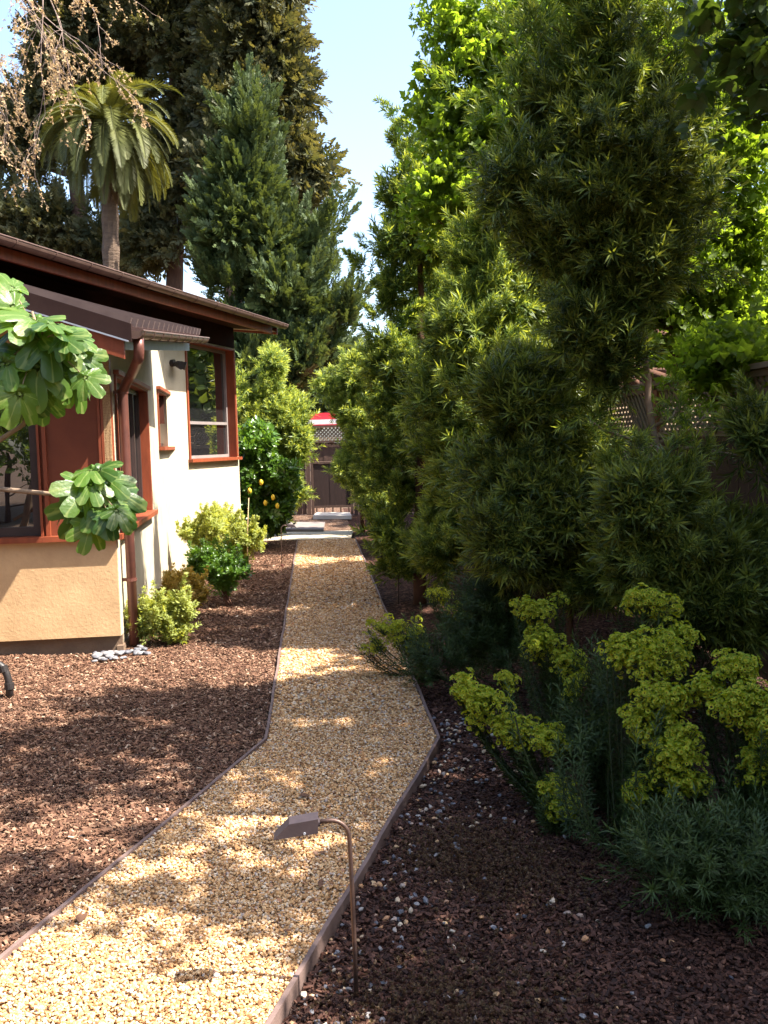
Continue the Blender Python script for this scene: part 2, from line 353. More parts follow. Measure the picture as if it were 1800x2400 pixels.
MAPLE = [T_bunch(T_broad('maple'), 5, .62, random.Random(i)) for i in range(3)]
HEART = [T_bunch(T_broad('heart'), 5, .62, random.Random(i + 9)) for i in range(3)]
OVAL = [T_bunch(T_broad('oval'), 7, .6, random.Random(i + 4)) for i in range(3)]

# ------------------------------------------------------------------ foliage engine
def ell(x, y, D, rx, rz, ry=None):                            # ellipsoid from a direction, a distance and sizes in photo pixels
    s = D / FPX; return (P(x, y, D), np.array([rx * s, (ry if ry is not None else (rx + rz) / 2 * s), rz * s]))
def crown(g, ells, T, n_sub, n_per, r_sub, size, up=.35, shoots=0, sl=.4, sdir=None, gap=-1.2, shell=.5, svar=.42, cvar=None, outw=.5, seedc=None):
    w = np.array([np.prod(e[1]) ** (2 / 3) for e in ells]); w /= w.sum()
    which = rng.choice(len(ells), n_sub, p=w); ev = rng.uniform(0, 1, len(ells)); d = rand_dirs(n_sub); rad = rng.uniform(shell, 1, n_sub) ** .6
    C = np.array([ells[i][0] for i in which]); Rr = np.array([ells[i][1] for i in which])
    sc = C + d * rad[:, None] * Rr * rng.uniform(.82, 1.12, (n_sub, 1))
    fq = .9 / r_sub; ph_ = rng.uniform(0, 6.28, 6)
    nz = np.sin(sc[:, 0] * fq * .55 + ph_[0] + 1.5 * np.sin(sc[:, 2] * fq * .4 + ph_[1])) + np.sin(sc[:, 2] * fq * .6 + ph_[2] + 1.5 * np.sin(sc[:, 1] * fq * .45 + ph_[3])) + np.sin(sc[:, 1] * fq * .5 + ph_[4])
    kk = nz > gap; kk[:3] = True; sc, d, n_sub, which = sc[kk], d[kk], int(kk.sum()), which[kk]
    sr = r_sub * rng.uniform(.45, 1.5, n_sub); sv = ev[which] * .6 + rng.uniform(0, .4, n_sub)
    pl = unit(d * .8 + np.array([0, 0, up * 1.5]) + rng.normal(size=(n_sub, 3)) * .3)
    idx = np.repeat(np.arange(n_sub), n_per); q = rand_dirs(len(idx)); rad2 = rng.uniform(.15, 1, len(idx)) ** .7
    off = q * (rad2 * sr[idx])[:, None] * .85; pr = np.sum(off * pl[idx], 1, keepdims=True); p = sc[idx] + off + pl[idx] * pr * .9
    dirs = q * .7 + pl[idx] * .5 + d[idx] * outw * .6 + np.array([0, 0, up]) + rng.normal(size=(len(idx), 3)) * .25
    keep = p[:, 2] > .02; p, dirs, idx = p[keep], dirs[keep], idx[keep]
    c = np.clip(sv[idx] * .6 + rng.uniform(0, .4, len(idx)), 0, 1); s = size * rng.uniform(1 - svar, 1 + svar, len(idx))
    t = rng.integers(0, len(T), len(idx)); F = frames(dirs)
    for i, tt in enumerate(T):
        k = t == i; g.inst(tt, p[k], F[k], s[k], c[k])
    if shoots:                                                 # leader shoots that stand out of the crown
        wh = rng.choice(len(ells), shoots, p=w); dd = rand_dirs(shoots); dd[:, 2] = np.where(dd[:, 2] < -.3, -dd[:, 2], dd[:, 2])
        C = np.array([ells[i][0] for i in wh]) + dd * np.array([ells[i][1] for i in wh]) * rng.uniform(.75, 1.0, (shoots, 1))
        ax = unit(dd * .8 + np.array([0, 0, up * 1.6] if sdir is None else sdir) + rng.normal(size=(shoots, 3)) * .25); L = sl * rng.uniform(.5, 1.4, shoots); m = 9
        for j in range(m):
            u = j / (m - 1); q = rand_dirs(shoots * 3); b3 = np.repeat(C + ax * (L * u)[:, None], 3, 0) + q * np.repeat(L, 3)[:, None] * .16 * (1.05 - u)
            ok = b3[:, 2] > .05; F = frames(q * (.75 - .45 * u) + np.repeat(ax, 3, 0) * 1.0); ss = size * rng.uniform(.7, 1.1, shoots * 3) * (1 - .25 * u); cc = np.clip(np.repeat(rng.random(shoots), 3) * .5 + .35 + rng.uniform(-.2, .2, shoots * 3), 0, 1)
            g.inst(T[j % len(T)], b3[ok], F[ok], ss[ok], cc[ok])
    return sc
def lobes(ells, n=5, f=.45, drop=.22):
    out = []
    for c, r in ells:
        for i in range(n):
            if rng.random() < drop: continue
            d = rand_dirs(1)[0] * rng.uniform(.35, .72); q = f * rng.uniform(.7, 1.25); out.append((c + d * r, r * q))
    return out
def limbs(g, trunk, targets, r0, n=5, sag=.1, maxn=60, rmin=.004):
    trunk = np.asarray(trunk, float)
    sel = targets if len(targets) <= maxn else targets[rng.choice(len(targets), maxn, replace=False)]
    tt = np.linspace(0, 1, 40); seg = len(trunk) - 1
    fine = np.array([trunk[min(int(u * seg), seg - 1)] * (1 - (u * seg - min(int(u * seg), seg - 1))) + trunk[min(int(u * seg), seg - 1) + 1] * (u * seg - min(int(u * seg), seg - 1)) for u in tt])
    for q in sel:
        hd = np.linalg.norm((fine - q)[:, :2], axis=1); cost = np.abs(fine[:, 2] - (q[2] - hd * .5)) + hd * .3
        b = fine[np.argmin(cost)]; u = np.linspace(0, 1, n)[:, None]
        L = np.linalg.norm(q - b); pts = b + (q - b) * u + np.array([0, 0, -1]) * sag * L * np.sin(u * math.pi) + rng.normal(size=(n, 3)) * .025 * L * np.sin(u * math.pi)
        g.tube(pts, np.linspace(max(r0 * min(1, L / 2), rmin), rmin * .6, n), 4, cap=False)
def tree(name, label, cat, base, trunk, r0, r1, ells, T, mat, barkmat, n_sub, n_per, r_sub, size, group=None, n_limb=50, ntr=10, limb_r=None, extra=None, lob=0, lf=.45, **kw):
    if lob: ells = lobes(ells, lob, lf)
    t = empty(name, base, 0, label, cat, group)
    g = Geo(); tr = np.vstack([[base], trunk]); 
    u = np.linspace(0, len(tr) - 1, 4 * len(tr)); pts = np.stack([np.interp(u, range(len(tr)), tr[:, i]) for i in range(3)], 1)
    pts[1:-1] += rng.normal(size=(len(pts) - 2, 3)) * r0 * .12
    g.tube(pts, r0 + (r1 - r0) * np.linspace(0, 1, len(pts)) ** .8, ntr)
    cg = Geo(); sc = crown(cg, ells, T, n_sub, n_per, r_sub, size, **kw)
    limbs(g, tr, sc, limb_r or r0 * .35, maxn=n_limb)
    g.build('trunk', barkmat, t, smooth=True)
    cg.build('crown', mat, t)
    if extra: extra(t)
    return t

# ================================================================== SETTING
# path outline (world, from the photograph's ground points)
L0, L1, L2 = GR(0, 2262), GR(624, 1741), GR(697, 1268)
R0, R1, R2 = GR(640, 2400), GR(1029, 1738), GR(832, 1262)
Ls = L1 + (L0 - L1) * 2.2; Rs = R1 + (R0 - R1) * 2.2
def path_x(Y):
    def ev(a, b, c):
        a, b, c = a, b, c
        return np.where(Y < b[1], a[0] + (Y - a[1]) / (b[1] - a[1]) * (b[0] - a[0]), b[0] + (Y - b[1]) / (c[1] - b[1]) * (c[0] - b[0]))
    return ev(Ls, L1, L2), ev(Rs, R1, R2)
YA, YB = L2[1], 17.4

# ground sheet to the horizon
g = Geo(); g.add([(-400, -400, -.07), (400, -400, -.07), (400, 600, -.07), (-400, 600, -.07)], [(0, 1, 2, 3)])
tag(g.build('ground', M['soil']), kind='structure')
def sheet(name, xfun0, xfun1, y0, y1, nx, ny, z, amp, mat, seed):
    ys = np.linspace(y0, y1, ny); v = []
    for y in ys:
        a, b = float(xfun0(y)), float(xfun1(y)); u = np.linspace(0, 1, nx); xs = a + (b - a) * u
        e = np.minimum(u, 1 - u) * nx / 3; e = np.clip(e, 0, 1)
        v += list(zip(xs, np.full(nx, y), z + amp * e * fbm(xs * 2.2, y * 2.2 + 0 * xs, seed)))
    f = [(j * nx + i, j * nx + i + 1, (j + 1) * nx + i + 1, (j + 1) * nx + i) for j in range(ny - 1) for i in range(nx - 1)]
    g = Geo(); g.add(v, f); return tag(g.build(name, mat, smooth=True), kind='structure')
sheet('left_bed', lambda y: -14, lambda y: path_x(np.array(y))[0] - .02 if y < YA + .2 else path_x(np.array(y))[0] - .02, .2, 16.0, 160, 120, -.012, .018, M['mulch'], 1)
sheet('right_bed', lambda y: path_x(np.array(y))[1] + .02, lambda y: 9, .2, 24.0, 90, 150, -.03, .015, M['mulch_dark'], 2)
sheet('far_bed', lambda y: -14, lambda y: path_x(np.array(y))[1] + .01, 17.55, 24.0, 60, 40, -.012, .02, M['mulch'], 3)
# gravel path and the cross path at its end
g = Geo()
ys = np.linspace(.3, YA, 60); a, b = path_x(ys); v = []; nx = 12
for y, x0, x1 in zip(ys, a, b):
    xs = np.linspace(x0, x1, nx); v += list(zip(xs, np.full(nx, y), .008 + .006 * fbm(xs * 3, y * 3 + 0 * xs, 5)))
g.add(v, [(j * nx + i, j * nx + i + 1, (j + 1) * nx + i + 1, (j + 1) * nx + i) for j in range(59) for i in range(nx - 1)])
tag(g.build('gravel_path', M['gravel'], smooth=True), kind='structure')
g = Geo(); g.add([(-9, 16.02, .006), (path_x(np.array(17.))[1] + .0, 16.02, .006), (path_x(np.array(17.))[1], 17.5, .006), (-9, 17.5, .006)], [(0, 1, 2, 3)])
tag(g.build('cross_path', M['sunlit_path']), kind='structure')
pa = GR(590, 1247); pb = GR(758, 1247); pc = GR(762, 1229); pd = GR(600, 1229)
g = Geo(); g.prism([pa, pb, pc, pd], (0, 0, .05)); tag(g.build('concrete_pad', M['concrete_shade']), kind='structure')
g = Geo(); g.prism([GR(734, 1217), GR(824, 1217), GR(820, 1209), GR(742, 1209)], (0, 0, .08)); tag(g.build('gate_step', M['concrete']), kind='structure')

# edging strips
def strip(name, pts, w, z0, z1, label):
    g = Geo(); pts = [np.array(p) for p in pts]; fine = []
    for i in range(len(pts) - 1):
        n = max(2, int(np.linalg.norm(pts[i + 1] - pts[i]) / .25))
        for q in range(n): fine.append(pts[i] + (pts[i + 1] - pts[i]) * q / n)
    fine.append(pts[-1]); fine = np.array(fine); fine[:, 0] += .006 * fbm(fine[:, 0] * 4, fine[:, 1] * 4, 8)
    tg = np.gradient(fine, axis=0); tg = unit(tg); nr = np.stack([-tg[:, 1], tg[:, 0], 0 * tg[:, 0]], 1)
    n = len(fine); z = .004 * fbm(fine[:, 0], fine[:, 1] * 2, 9)
    a = fine + nr * w / 2; b = fine - nr * w / 2
    V = np.vstack([np.c_[a[:, :2], np.full(n, z0)], np.c_[a[:, :2], z1 + z], np.c_[b[:, :2], z1 + z], np.c_[b[:, :2], np.full(n, z0)]])
    f = []
    for i in range(n - 1):
        for q in range(4):
            q2 = (q + 1) % 4; f.append((q * n + i, q * n + i + 1, q2 * n + i + 1, q2 * n + i))
    f += [(0, n, 2 * n, 3 * n), (n - 1, 4 * n - 1, 3 * n - 1, 2 * n - 1)]
    g.add(V, f); return tag(g.build(name, M['edging']), label, 'edging', 'edging strips of the gravel path')
strip('path_edging', [Ls, L1, L2], .016, -.06, .026, 'thin brown edging strip on the house side of the gravel path')
strip('path_edging', [Rs, R1, R2], .016, -.07, .026, 'thin brown edging strip between gravel path and planted bed under the trees')

# ------------------------------------------------------------------ loose stones and chips
ph = (1 + 5 ** .5) / 2
ICO = np.array([(-1, ph, 0), (1, ph, 0), (-1, -ph, 0), (1, -ph, 0), (0, -1, ph), (0, 1, ph), (0, -1, -ph), (0, 1, -ph), (ph, 0, -1), (ph, 0, 1), (-ph, 0, -1), (-ph, 0, 1)]) / 1.9
ICF = np.array([(0, 11, 5), (0, 5, 1), (0, 1, 7), (0, 7, 10), (0, 10, 11), (1, 5, 9), (5, 11, 4), (11, 10, 2), (10, 7, 6), (7, 1, 8), (3, 9, 4), (3, 4, 2), (3, 2, 6), (3, 6, 8), (3, 8, 9), (4, 9, 5), (2, 4, 11), (6, 2, 10), (8, 6, 7), (9, 8, 1)])
def rock(seed, fl=.55):
    r = np.random.default_rng(seed); v = ICO * r.uniform(.72, 1.18, (12, 1)); v = v * np.array([1, r.uniform(.65, .9), fl]); return (v, ICF, np.zeros(12))
ROCKS = [rock(i) for i in range(5)]
bx = np.array([(-.5, -.5, -.5), (.5, -.42, -.5), (.38, .5, -.5), (-.42, .4, -.5), (-.46, -.45, .5), (.42, -.5, .5), (.5, .38, .5), (-.5, .5, .5)])
BXF = np.array([(4, 5, 6, 7), (0, 1, 5, 4), (2, 3, 7, 6), (0, 4, 7, 3), (1, 2, 6, 5)])
CHIP = (bx, BXF, np.zeros(8))
def visible(x, y, z=0, margin=.12):
    d = np.stack([x, y, z - EYE + 0 * x], 1); f = d @ FWD; u = d @ RT / f; w = d @ UP / f
    return (f > .3) & (np.abs(u) < .4 + margin) & (np.abs(w) < .5333 + margin)
def flat_frames(n, tilt):
    nrm = unit(np.c_[rng.normal(size=(n, 2)) * tilt, np.ones(n)]); return frames(nrm)
def scatter(n, x0, x1, y0, y1, ok):
    x = rng.uniform(x0, x1, n); y = rng.uniform(y0, y1, n); k = ok(x, y) & visible(x, y); return x[k], y[k]
g = Geo()
def on_path(m=.012): return lambda x, y: (x > path_x(y)[0] + m) & (x < path_x(y)[1] - m) & (y < YA)
for (y0, y1, dens, s0, s1) in ((2.2, 3.6, 17000, .0042, .0084), (3.6, 5.5, 12000, .0048, .0090), (5.5, 9, 4600, .007, .0115), (9, 16.1, 1500, .010, .016)):
    n = int(dens * 4.2 * (y1 - y0)); x, y = scatter(n, -2.8, 1.4, y0, y1, on_path()); n = len(x)
    p = np.c_[x, y, .012 + rng.uniform(0, .008, n)]; F = flat_frames(n, .45); s = rng.uniform(s0, s1, n) * np.where(rng.random(n) < .06, 1.5, 1); c = rng.random(n); t = rng.integers(0, 5, n)
    for i in range(5):
        k = t == i; g.inst(ROCKS[i], p[k], F[k], s[k], c[k])
tag(g.build('gravel', M['stone']), 'golden tan crushed gravel covering the garden path', 'gravel', kind='stuff')
g = Geo()
def house_line(y): return np.where(y < 7.45, -20, -2.1 - .128 * (y - 7.5) + .02)
left_ok = lambda x, y: (x < path_x(y)[0] - .015) & (x > house_line(y))
def hz(x, y, seed, z, amp): return z + amp * fbm(x * 2.2, y * 2.2, seed)
for (y0, y1, dens, l0, l1) in ((2.4, 4.5, 8500, .008, .032), (4.5, 7.6, 6000, .010, .036), (7.6, 16, 2200, .016, .042)):
    n = int(dens * 4.5 * (y1 - y0)); x, y = scatter(n, -4.6, -.1, y0, y1, left_ok); n = len(x)
    L = rng.uniform(l0, l1, n); s = np.c_[L, L * rng.uniform(.18, .5, n), rng.uniform(.002, .006, n)]
    g.inst(CHIP, np.c_[x, y, hz(x, y, 1, -.012, .018) + rng.uniform(.004, .018, n)], flat_frames(n, .38), s, rng.beta(1.6, 1.9, n))
tag(g.build('bark_mulch', M['chip']), 'reddish brown bark chips spread between the house and the path', 'mulch', kind='stuff')
g = Geo()
right_ok = lambda x, y: (x > path_x(y)[1] + .015)
for (y0, y1, dens, l0, l1) in ((2.2, 4.2, 7000, .007, .026), (4.2, 8, 2500, .012, .03)):
    n = int(dens * 3.4 * (y1 - y0)); x, y = scatter(n, -.5, 2.9, y0, y1, right_ok); n = len(x)
    L = rng.uniform(l0, l1, n); s = np.c_[L, L * rng.uniform(.25, .6, n), rng.uniform(.002, .006, n)]
    g.inst(CHIP, np.c_[x, y, hz(x, y, 2, -.03, .015) + rng.uniform(.004, .016, n)], flat_frames(n, .4), s, rng.beta(1.4, 2.2, n))
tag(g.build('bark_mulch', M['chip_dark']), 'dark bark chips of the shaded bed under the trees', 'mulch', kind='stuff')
g = Geo()
n = 6500; x = rng.uniform(-.5, 2.6, n); y = rng.uniform(2.2, 5.6, n)
d = x - path_x(y)[1]; k = (d > .02) & (rng.random(n) < np.exp(-d / .28) * .9 + .035) & visible(x, y); x, y = x[k], y[k]; n = len(x)
p = np.c_[x, y, hz(x, y, 2, -.03, .015) + rng.uniform(.008, .018, n)]; F = flat_frames(n, .4); s = rng.uniform(.006, .017, n); c = rng.random(n); t = rng.integers(0, 5, n)
for i in range(5):
    k = t == i; g.inst(ROCKS[i], p[k], F[k], s[k], c[k])
tag(g.build('stray_pebbles', M['pebble']), 'stray pale pebbles scattered in the dark bed beside the edging', 'pebbles', kind='stuff')

# ================================================================== HOUSE
house = empty('house', (-2.1, 7.5, 0), 0, 'cream and tan stucco house with dark red wood trim and metal roofs', 'house')
def hp(name, g, mat, parent=None, smooth=False):
    p = parent or house; o = g.build(name, mat, None, smooth); o.parent = p
    if p is house: o.location = (2.1, -7.5, 0)
    return o
K0 = np.array([-2.1, 7.5]); bd = np.array([-.128, 1.0]); bd /= np.linalg.norm(bd)          # facet B runs along bd
bn = np.array([bd[1], -bd[0]])                                                               # outward (towards the path)
Kc = K0 + bd * 4.64; cd = np.array([math.sin(R(15)), math.cos(R(15))]); cn = np.array([cd[1], -cd[0]])
ad = -bn.copy(); an = np.array([ad[1], -ad[0]]); an = an if an[1] < 0 else -an   # facet A runs left
def xyz(p, z): return np.array([p[0], p[1], z])
def wall_pt(o, d, x_src):                                    # point of a wall line under an image column (at mid height)
    q = ray(x_src, 1050)[:2]; A = np.array([[q[0], -d[0]], [q[1], -d[1]]]); t, s = np.linalg.solve(A, o); return s
def zat(x, y, o, d, s):                                       # height of an image row on the wall at parameter s
    p = o + d * s; dd = ray(x, y); return EYE + dd[2] * p[1] / dd[1]
# roof planes
G0 = P(304, 775, 6.9); G1 = P(467, 791, 10.5)                 # gutter line of the low roof
gd = (G1 - G0); gu = gd / np.linalg.norm(gd)
rup = np.array([-1.0, 0.02, .333])                            # up the low roof
def low_z(p):                                                 # underside height of low roof at plan point
    A = np.array([[gd[0], rup[0]], [gd[1], rup[1]]]); a_, b_ = np.linalg.solve(A, np.array(p) - G0[:2]); return G0[2] + gd[2] * a_ + rup[2] * b_ - .13
def wall_with_openings(name, o, d, n, s0, s1, z0, ztop, openings, mat, th=.22, zfirst=None):
    """wall built of butted pieces round the openings; ztop is a function of the plan point"""
    g = Geo(); cuts = sorted({s0, s1} | {q for a in openings for q in a[:2]})
    zbase = z0
    for a_, b_ in zip(cuts[:-1], cuts[1:]):
        z0 = zfirst if (zfirst is not None and a_ == s0) else zbase
        pa_, pb_ = o + d * a_, o + d * b_; op = [q for q in openings if q[0] <= a_ + 1e-6 and q[1] >= b_ - 1e-6]
        zs = [(lambda p, z0=z0: z0, ztop)] if not op else [(lambda p, z0=z0: z0, lambda p: op[0][2]), (lambda p: op[0][3], ztop)]
        for lo, hi in zs:
            if hi(pa_) - lo(pa_) < .01: continue
            g.prism([xyz(pa_, lo(pa_)), xyz(pb_, lo(pb_)), xyz(pb_, hi(pb_)), xyz(pa_, hi(pa_))], xyz(-n * th, 0))
    return hp(name, g, mat)
def fr(w, o, d, n, a0, a1, z0, z1, dep, wd, th, mat, name, mull_v=(), mull_h=()):   # frame bars inside an opening at inset dep
    g = Geo(); f = lambda s, z: xyz(o + d * s - n * dep, z)
    dv = xyz(d, 0); nv = xyz(n, 0)
    g.box(f(a0, z0), dv * wd, (0, 0, z1 - z0), nv * -th); g.box(f(a1 - wd, z0), dv * wd, (0, 0, z1 - z0), nv * -th)
    g.box(f(a0 + wd, z0), dv * (a1 - a0 - 2 * wd), (0, 0, wd), nv * -th); g.box(f(a0 + wd, z1 - wd), dv * (a1 - a0 - 2 * wd), (0, 0, wd), nv * -th)
    for s in mull_v: g.box(f(s - wd / 2, z0 + wd), dv * wd, (0, 0, z1 - z0 - 2 * wd), nv * -th)
    for z in mull_h: g.box(f(a0 + wd, z - wd / 2), dv * (a1 - a0 - 2 * wd), (0, 0, wd), nv * (-th + .002))
    return hp(name, g, mat, w)
def window(o, d, n, a0, a1, z0, z1, inset=.14, sash=.045, mv=(), mh=(), sashmat='frame', casing=.035, sillover=.07, head=True, label=None, sill_ext=.05):
    dv = xyz(d, 0); nv = xyz(n, 0); g = Geo(); t = .018
    # lining of the opening, standing just proud of the wall
    f = lambda s, z: xyz(o + d * s + n * .015, z)
    g.box(f(a0, z0), dv * t, (0, 0, z1 - z0), nv * -(inset + .015)); g.box(f(a1 - t, z0), dv * t, (0, 0, z1 - z0), nv * -(inset + .015))
    g.box(f(a0 + t, z1 - t), dv * (a1 - a0 - 2 * t), (0, 0, t), nv * -(inset + .015))
    if casing:
        h = lambda s, z: xyz(o + d * s + n * .003, z)
        g.box(h(a0 - casing, z0), dv * (casing - .001), (0, 0, z1 - z0), nv * .016); g.box(h(a1 + .001, z0), dv * casing, (0, 0, z1 - z0), nv * .016)
        if head: g.box(h(a0 - casing - .03, z1 + .001), dv * (a1 - a0 + 2 * casing + .06), (0, 0, .035), nv * .045)
    w = hp('window', g, M['redwood'])
    if label: w['label'] = label
    fr(w, o, d, n, a0 + t, a1 - t, z0, z1 - t, inset - .06, sash, .05, M[sashmat], 'frame', mv, mh)
    g = Geo(); q = lambda s, z: xyz(o + d * s - n * (inset - .03), z)
    g.box(q(a0 + t + .01, z0 + .01), dv * (a1 - a0 - 2 * t - .02), (0, 0, z1 - z0 - t - .02), nv * -.006); hp('pane', g, M['glass'], w)
    g = Geo(); q = lambda s, z: xyz(o + d * s + n * sillover, z)
    g.box(q(a0 - sill_ext, z0 - .045), dv * (a1 - a0 + 2 * sill_ext), (0, 0, .042), nv * -(inset + sillover - .02)); hp('sill', g, M['redwood'], w)
    return w
TH = .22
# facet A (tan with warm light in the colour, faces the garden)
zA = .94
wall_with_openings('wall', K0 + an * .006, ad, an, .004, 4.5, .13, lambda p: low_z(p) if p[0] > -20 else 2.6, [(.06, .55, zA - .045, 2.32), (.55, 4.2, zA - .045, 2.32)], M['stucco_tan_warmlit'])['label'] = 'tan stucco front wall coloured for warm light'
g = Geo(); q = K0 + an * .0; g.prism([xyz(K0 - an * .05, -.06), xyz(K0 + ad * 4.5 - an * .05, -.06), xyz(K0 + ad * 4.5 - an * .05, .128), xyz(K0 - an * .05, .128)], xyz(-an * .15, 0)); hp('plinth', g, M['plinth'])
# red panel with trims next to the corner
g = Geo(); nvA = xyz(an, 0); dvA = xyz(ad, 0)
g.box(xyz(K0 + ad * .06 - an * .03, zA), dvA * .49, (0, 0, 1.38), nvA * -.04); hp('wall_panel', g, M['redwood_panel'])
g = Geo()
for s, w_ in ((.005, .075), (.085, .02), (.50, .03)): g.box(xyz(K0 + ad * s + an * .006, zA), dvA * w_, (0, 0, 1.38), nvA * -.034)
hp('corner_trim', g, M['redwood'])
g = Geo(); g.prism([xyz(K0 + bd * .004 - bn * .001, zA - .044), xyz(K0 + bd * .099 - bn * .001, zA - .044), xyz(K0 + bd * .099 - bn * .001, 2.319), xyz(K0 + bd * .004 - bn * .001, 2.319)], xyz(-bn * .055, 0)); hp('corner_post', g, M['redwood'])
g = Geo(); fA = lambda s, z: xyz(K0 + ad * s, z)
w = window(K0, ad, an, .55, 4.2, zA, 2.32, inset=.12, sash=.07, casing=0, sillover=.06, head=False, sill_ext=0, label='large picture window reflecting the garden')
g = Geo(); g.box(xyz(K0 + ad * -.05 + an * .0605, zA - .0445), dvA * .599, (0, 0, .042), nvA * -.10); hp('sill', g, M['redwood'])
# facet B (cream, runs along the path)
sW0, sW1 = max(wall_pt(K0, bd, 275), .16), wall_pt(K0, bd, 347)
sS0, sS1 = wall_pt(K0, bd, 373), wall_pt(K0, bd, 399)
zW1 = zat(350, 914, K0, bd, sW1); zW0 = zat(358, 1201, K0, bd, sW1) + .03
zS1 = zat(385, 924, K0, bd, sS1) - .02; zS0 = zat(385, 1046, K0, bd, sS0)
wall_with_openings('wall', K0, bd, bn, .0, 4.64, .05, low_z, [(0.0, .10, zA - .045, 2.32), (sW0, sW1, zW0 - .045, zW1), (sS0, sS1, zS0 - .045, zS1)], M['stucco_cream'], zfirst=.13)['label'] = 'cream stucco side wall'
window(K0, bd, bn, sW0, sW1, zW0, zW1, inset=.13, sash=.05, mv=(sW0 + (sW1 - sW0) * .5, sW0 + (sW1 - sW0) * .78), label='tall dark casement window with red reveal')
window(K0, bd, bn, sS0, sS1, zS0, zS1, inset=.13, sash=.04, label='small square window with red reveal')
# facet C (cream with the tall window), brown band above
zC = 3.02; sC0, sC1 = wall_pt(Kc, cd, 444), wall_pt(Kc, cd, 554)
zc0 = zat(500, 1078, Kc, cd, (sC0 + sC1) / 2) + .03
sEnd = wall_pt(Kc, cd, 559)
wall_with_openings('wall', Kc, cd, cn, .0, sEnd, .0, lambda p: zC, [(sC0, sC1, zc0 - .045, 2.999)], M['stucco_cream'])
wC = window(Kc, cd, cn, sC0, sC1, zc0, 2.999, inset=.17, sash=.04, mh=(zat(500, 991, Kc, cd, (sC0 + sC1) / 2),), sashmat='frame_grey', casing=.03, head=False, label='tall window with grey lower sash under the eave')
g = Geo(); g.box(xyz(Kc + cd * -6.5 + cn * -.01, zC), xyz(cd, 0) * (6.5 + sEnd), (0, 0, .48), xyz(-cn * .2, 0)); 
g.box(xyz(Kc + cd * -6.5 - cn * .012, 1.9), xyz(cd, 0) * 6.45, (0, 0, zC - 1.9), xyz(-cn * .2, 0))
hp('clerestory_wall', g, M['darkwood'])
# end wall, turning away
E = Kc + cd * sEnd; g = Geo(); g.box(xyz(E - cn * .222 - cd * .002, 0), xyz(-cn * 5, 0), xyz(-cd * .18, 0), (0, 0, zC - .002)); hp('wall', g, M['stucco_cream'])
# dark base line of facet B
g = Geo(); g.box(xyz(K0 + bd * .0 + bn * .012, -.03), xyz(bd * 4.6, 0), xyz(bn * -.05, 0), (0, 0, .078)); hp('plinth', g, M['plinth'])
# low metal roof
g = Geo(); back = 2.6; e0 = G0 - gu * .0 + np.array([0, 0, .02]); e1 = G1 + np.array([0, 0, .02])
ru = rup / np.linalg.norm(rup)
def rpt(t, s, h=0): return G0 + gd * t + rup * s * np.array([1, 1, 1 - .22 * max(t, 0)]) + np.array([0, 0, h])
for q in range(8):
    t0_, t1_ = q / 8, (q + 1) / 8; g.prism([rpt(t0_, 0), rpt(t1_, 0), rpt(t1_, back + (1.2 - back) * t1_), rpt(t0_, back + (1.2 - back) * t0_)], (0, 0, .03 + .0002 * q))
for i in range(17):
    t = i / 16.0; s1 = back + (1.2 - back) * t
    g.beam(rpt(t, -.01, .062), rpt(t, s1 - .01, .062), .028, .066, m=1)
hp('low_roof', g, [M['roofmetal'], M['roofrib_lit']])
g = Geo(); g.prism([rpt(-.012, -.02, .055), rpt(-.012, back, .055), rpt(-.012, back, -.075), rpt(-.012, -.02, -.075)], (0, .04, 0)); hp('rake_flashing', g, M['roofmetal'])
g = Geo(); g.prism([rpt(-.008, .04, -.079), rpt(-.008, back, -.079), rpt(-.008, back, -.21), rpt(-.008, .04, -.21)], (0, .04, 0)); hp('rake_board', g, M['redwood'])
g = Geo(); g.prism([rpt(-.020, .0, -.068), rpt(-.020, back, -.068), rpt(-.020, back, -.080), rpt(-.020, .0, -.080)], (0, .012, 0)); hp('drip_edge', g, M['flashing'])
g = Geo(); g.prism([rpt(.02, .10, -.085), rpt(.98, .10, -.085), rpt(.98, .10, -.165), rpt(.02, .10, -.165)], (-.03, 0, 0)); hp('eave_board', g, M['flashing'])
g = Geo(); g.prism([rpt(.02, .13, -.10), rpt(.98, .13, -.10), rpt(.98, .6, -.10), rpt(.02, .6, -.10)], (0, 0, .02)); hp('soffit', g, M['darkwood'])
# half-round gutters with joint rings
def gutter(p0, p1, r, nring, name='gutter', mat='gutter'):
    g = Geo(); p0 = np.array(p0); p1 = np.array(p1); d = unit(p1 - p0); s = unit(np.cross(d, [0, 0, 1.0])); u = np.cross(s, d); n = 12
    def prof(r_, q, off=0): a = np.linspace(math.pi, 2 * math.pi, n); return q + r_ * (np.cos(a)[:, None] * s + np.sin(a)[:, None] * u)
    for ra, rb, q0, q1 in [(r, r - .005, p0, p1)] + [(r + .006, r + .0005, p0 + (p1 - p0) * t - d * .006, p0 + (p1 - p0) * t + d * .006) for t in np.linspace(.02, .98, nring)]:
        A, B, A2, B2 = prof(ra, q0), prof(ra, q1), prof(rb, q0), prof(rb, q1)
        g.add(np.vstack([A, B, B2, A2]), [(i, i + 1, n + i + 1, n + i) for i in range(n - 1)] + [(2 * n + i, 2 * n + i + 1, 3 * n + i + 1, 3 * n + i) for i in range(n - 1)] +
              [(0, n, 2 * n, 3 * n), (n - 1, 4 * n - 1, 3 * n - 1, 2 * n - 1)] + [(i, 3 * n + i, 3 * n + i + 1, i + 1) for i in range(n - 1)] + [(n + i, n + i + 1, 2 * n + i + 1, 2 * n + i) for i in range(n - 1)])
    for e in (p0 + d * .003, p1 - d * .003):
        A = prof(r - .004, e); g.add(np.vstack([A, [e]]), [tuple(range(n))])
    g.tube([p0 + s * r, p1 + s * r], .007, 6)
    return hp(name, g, M[mat])
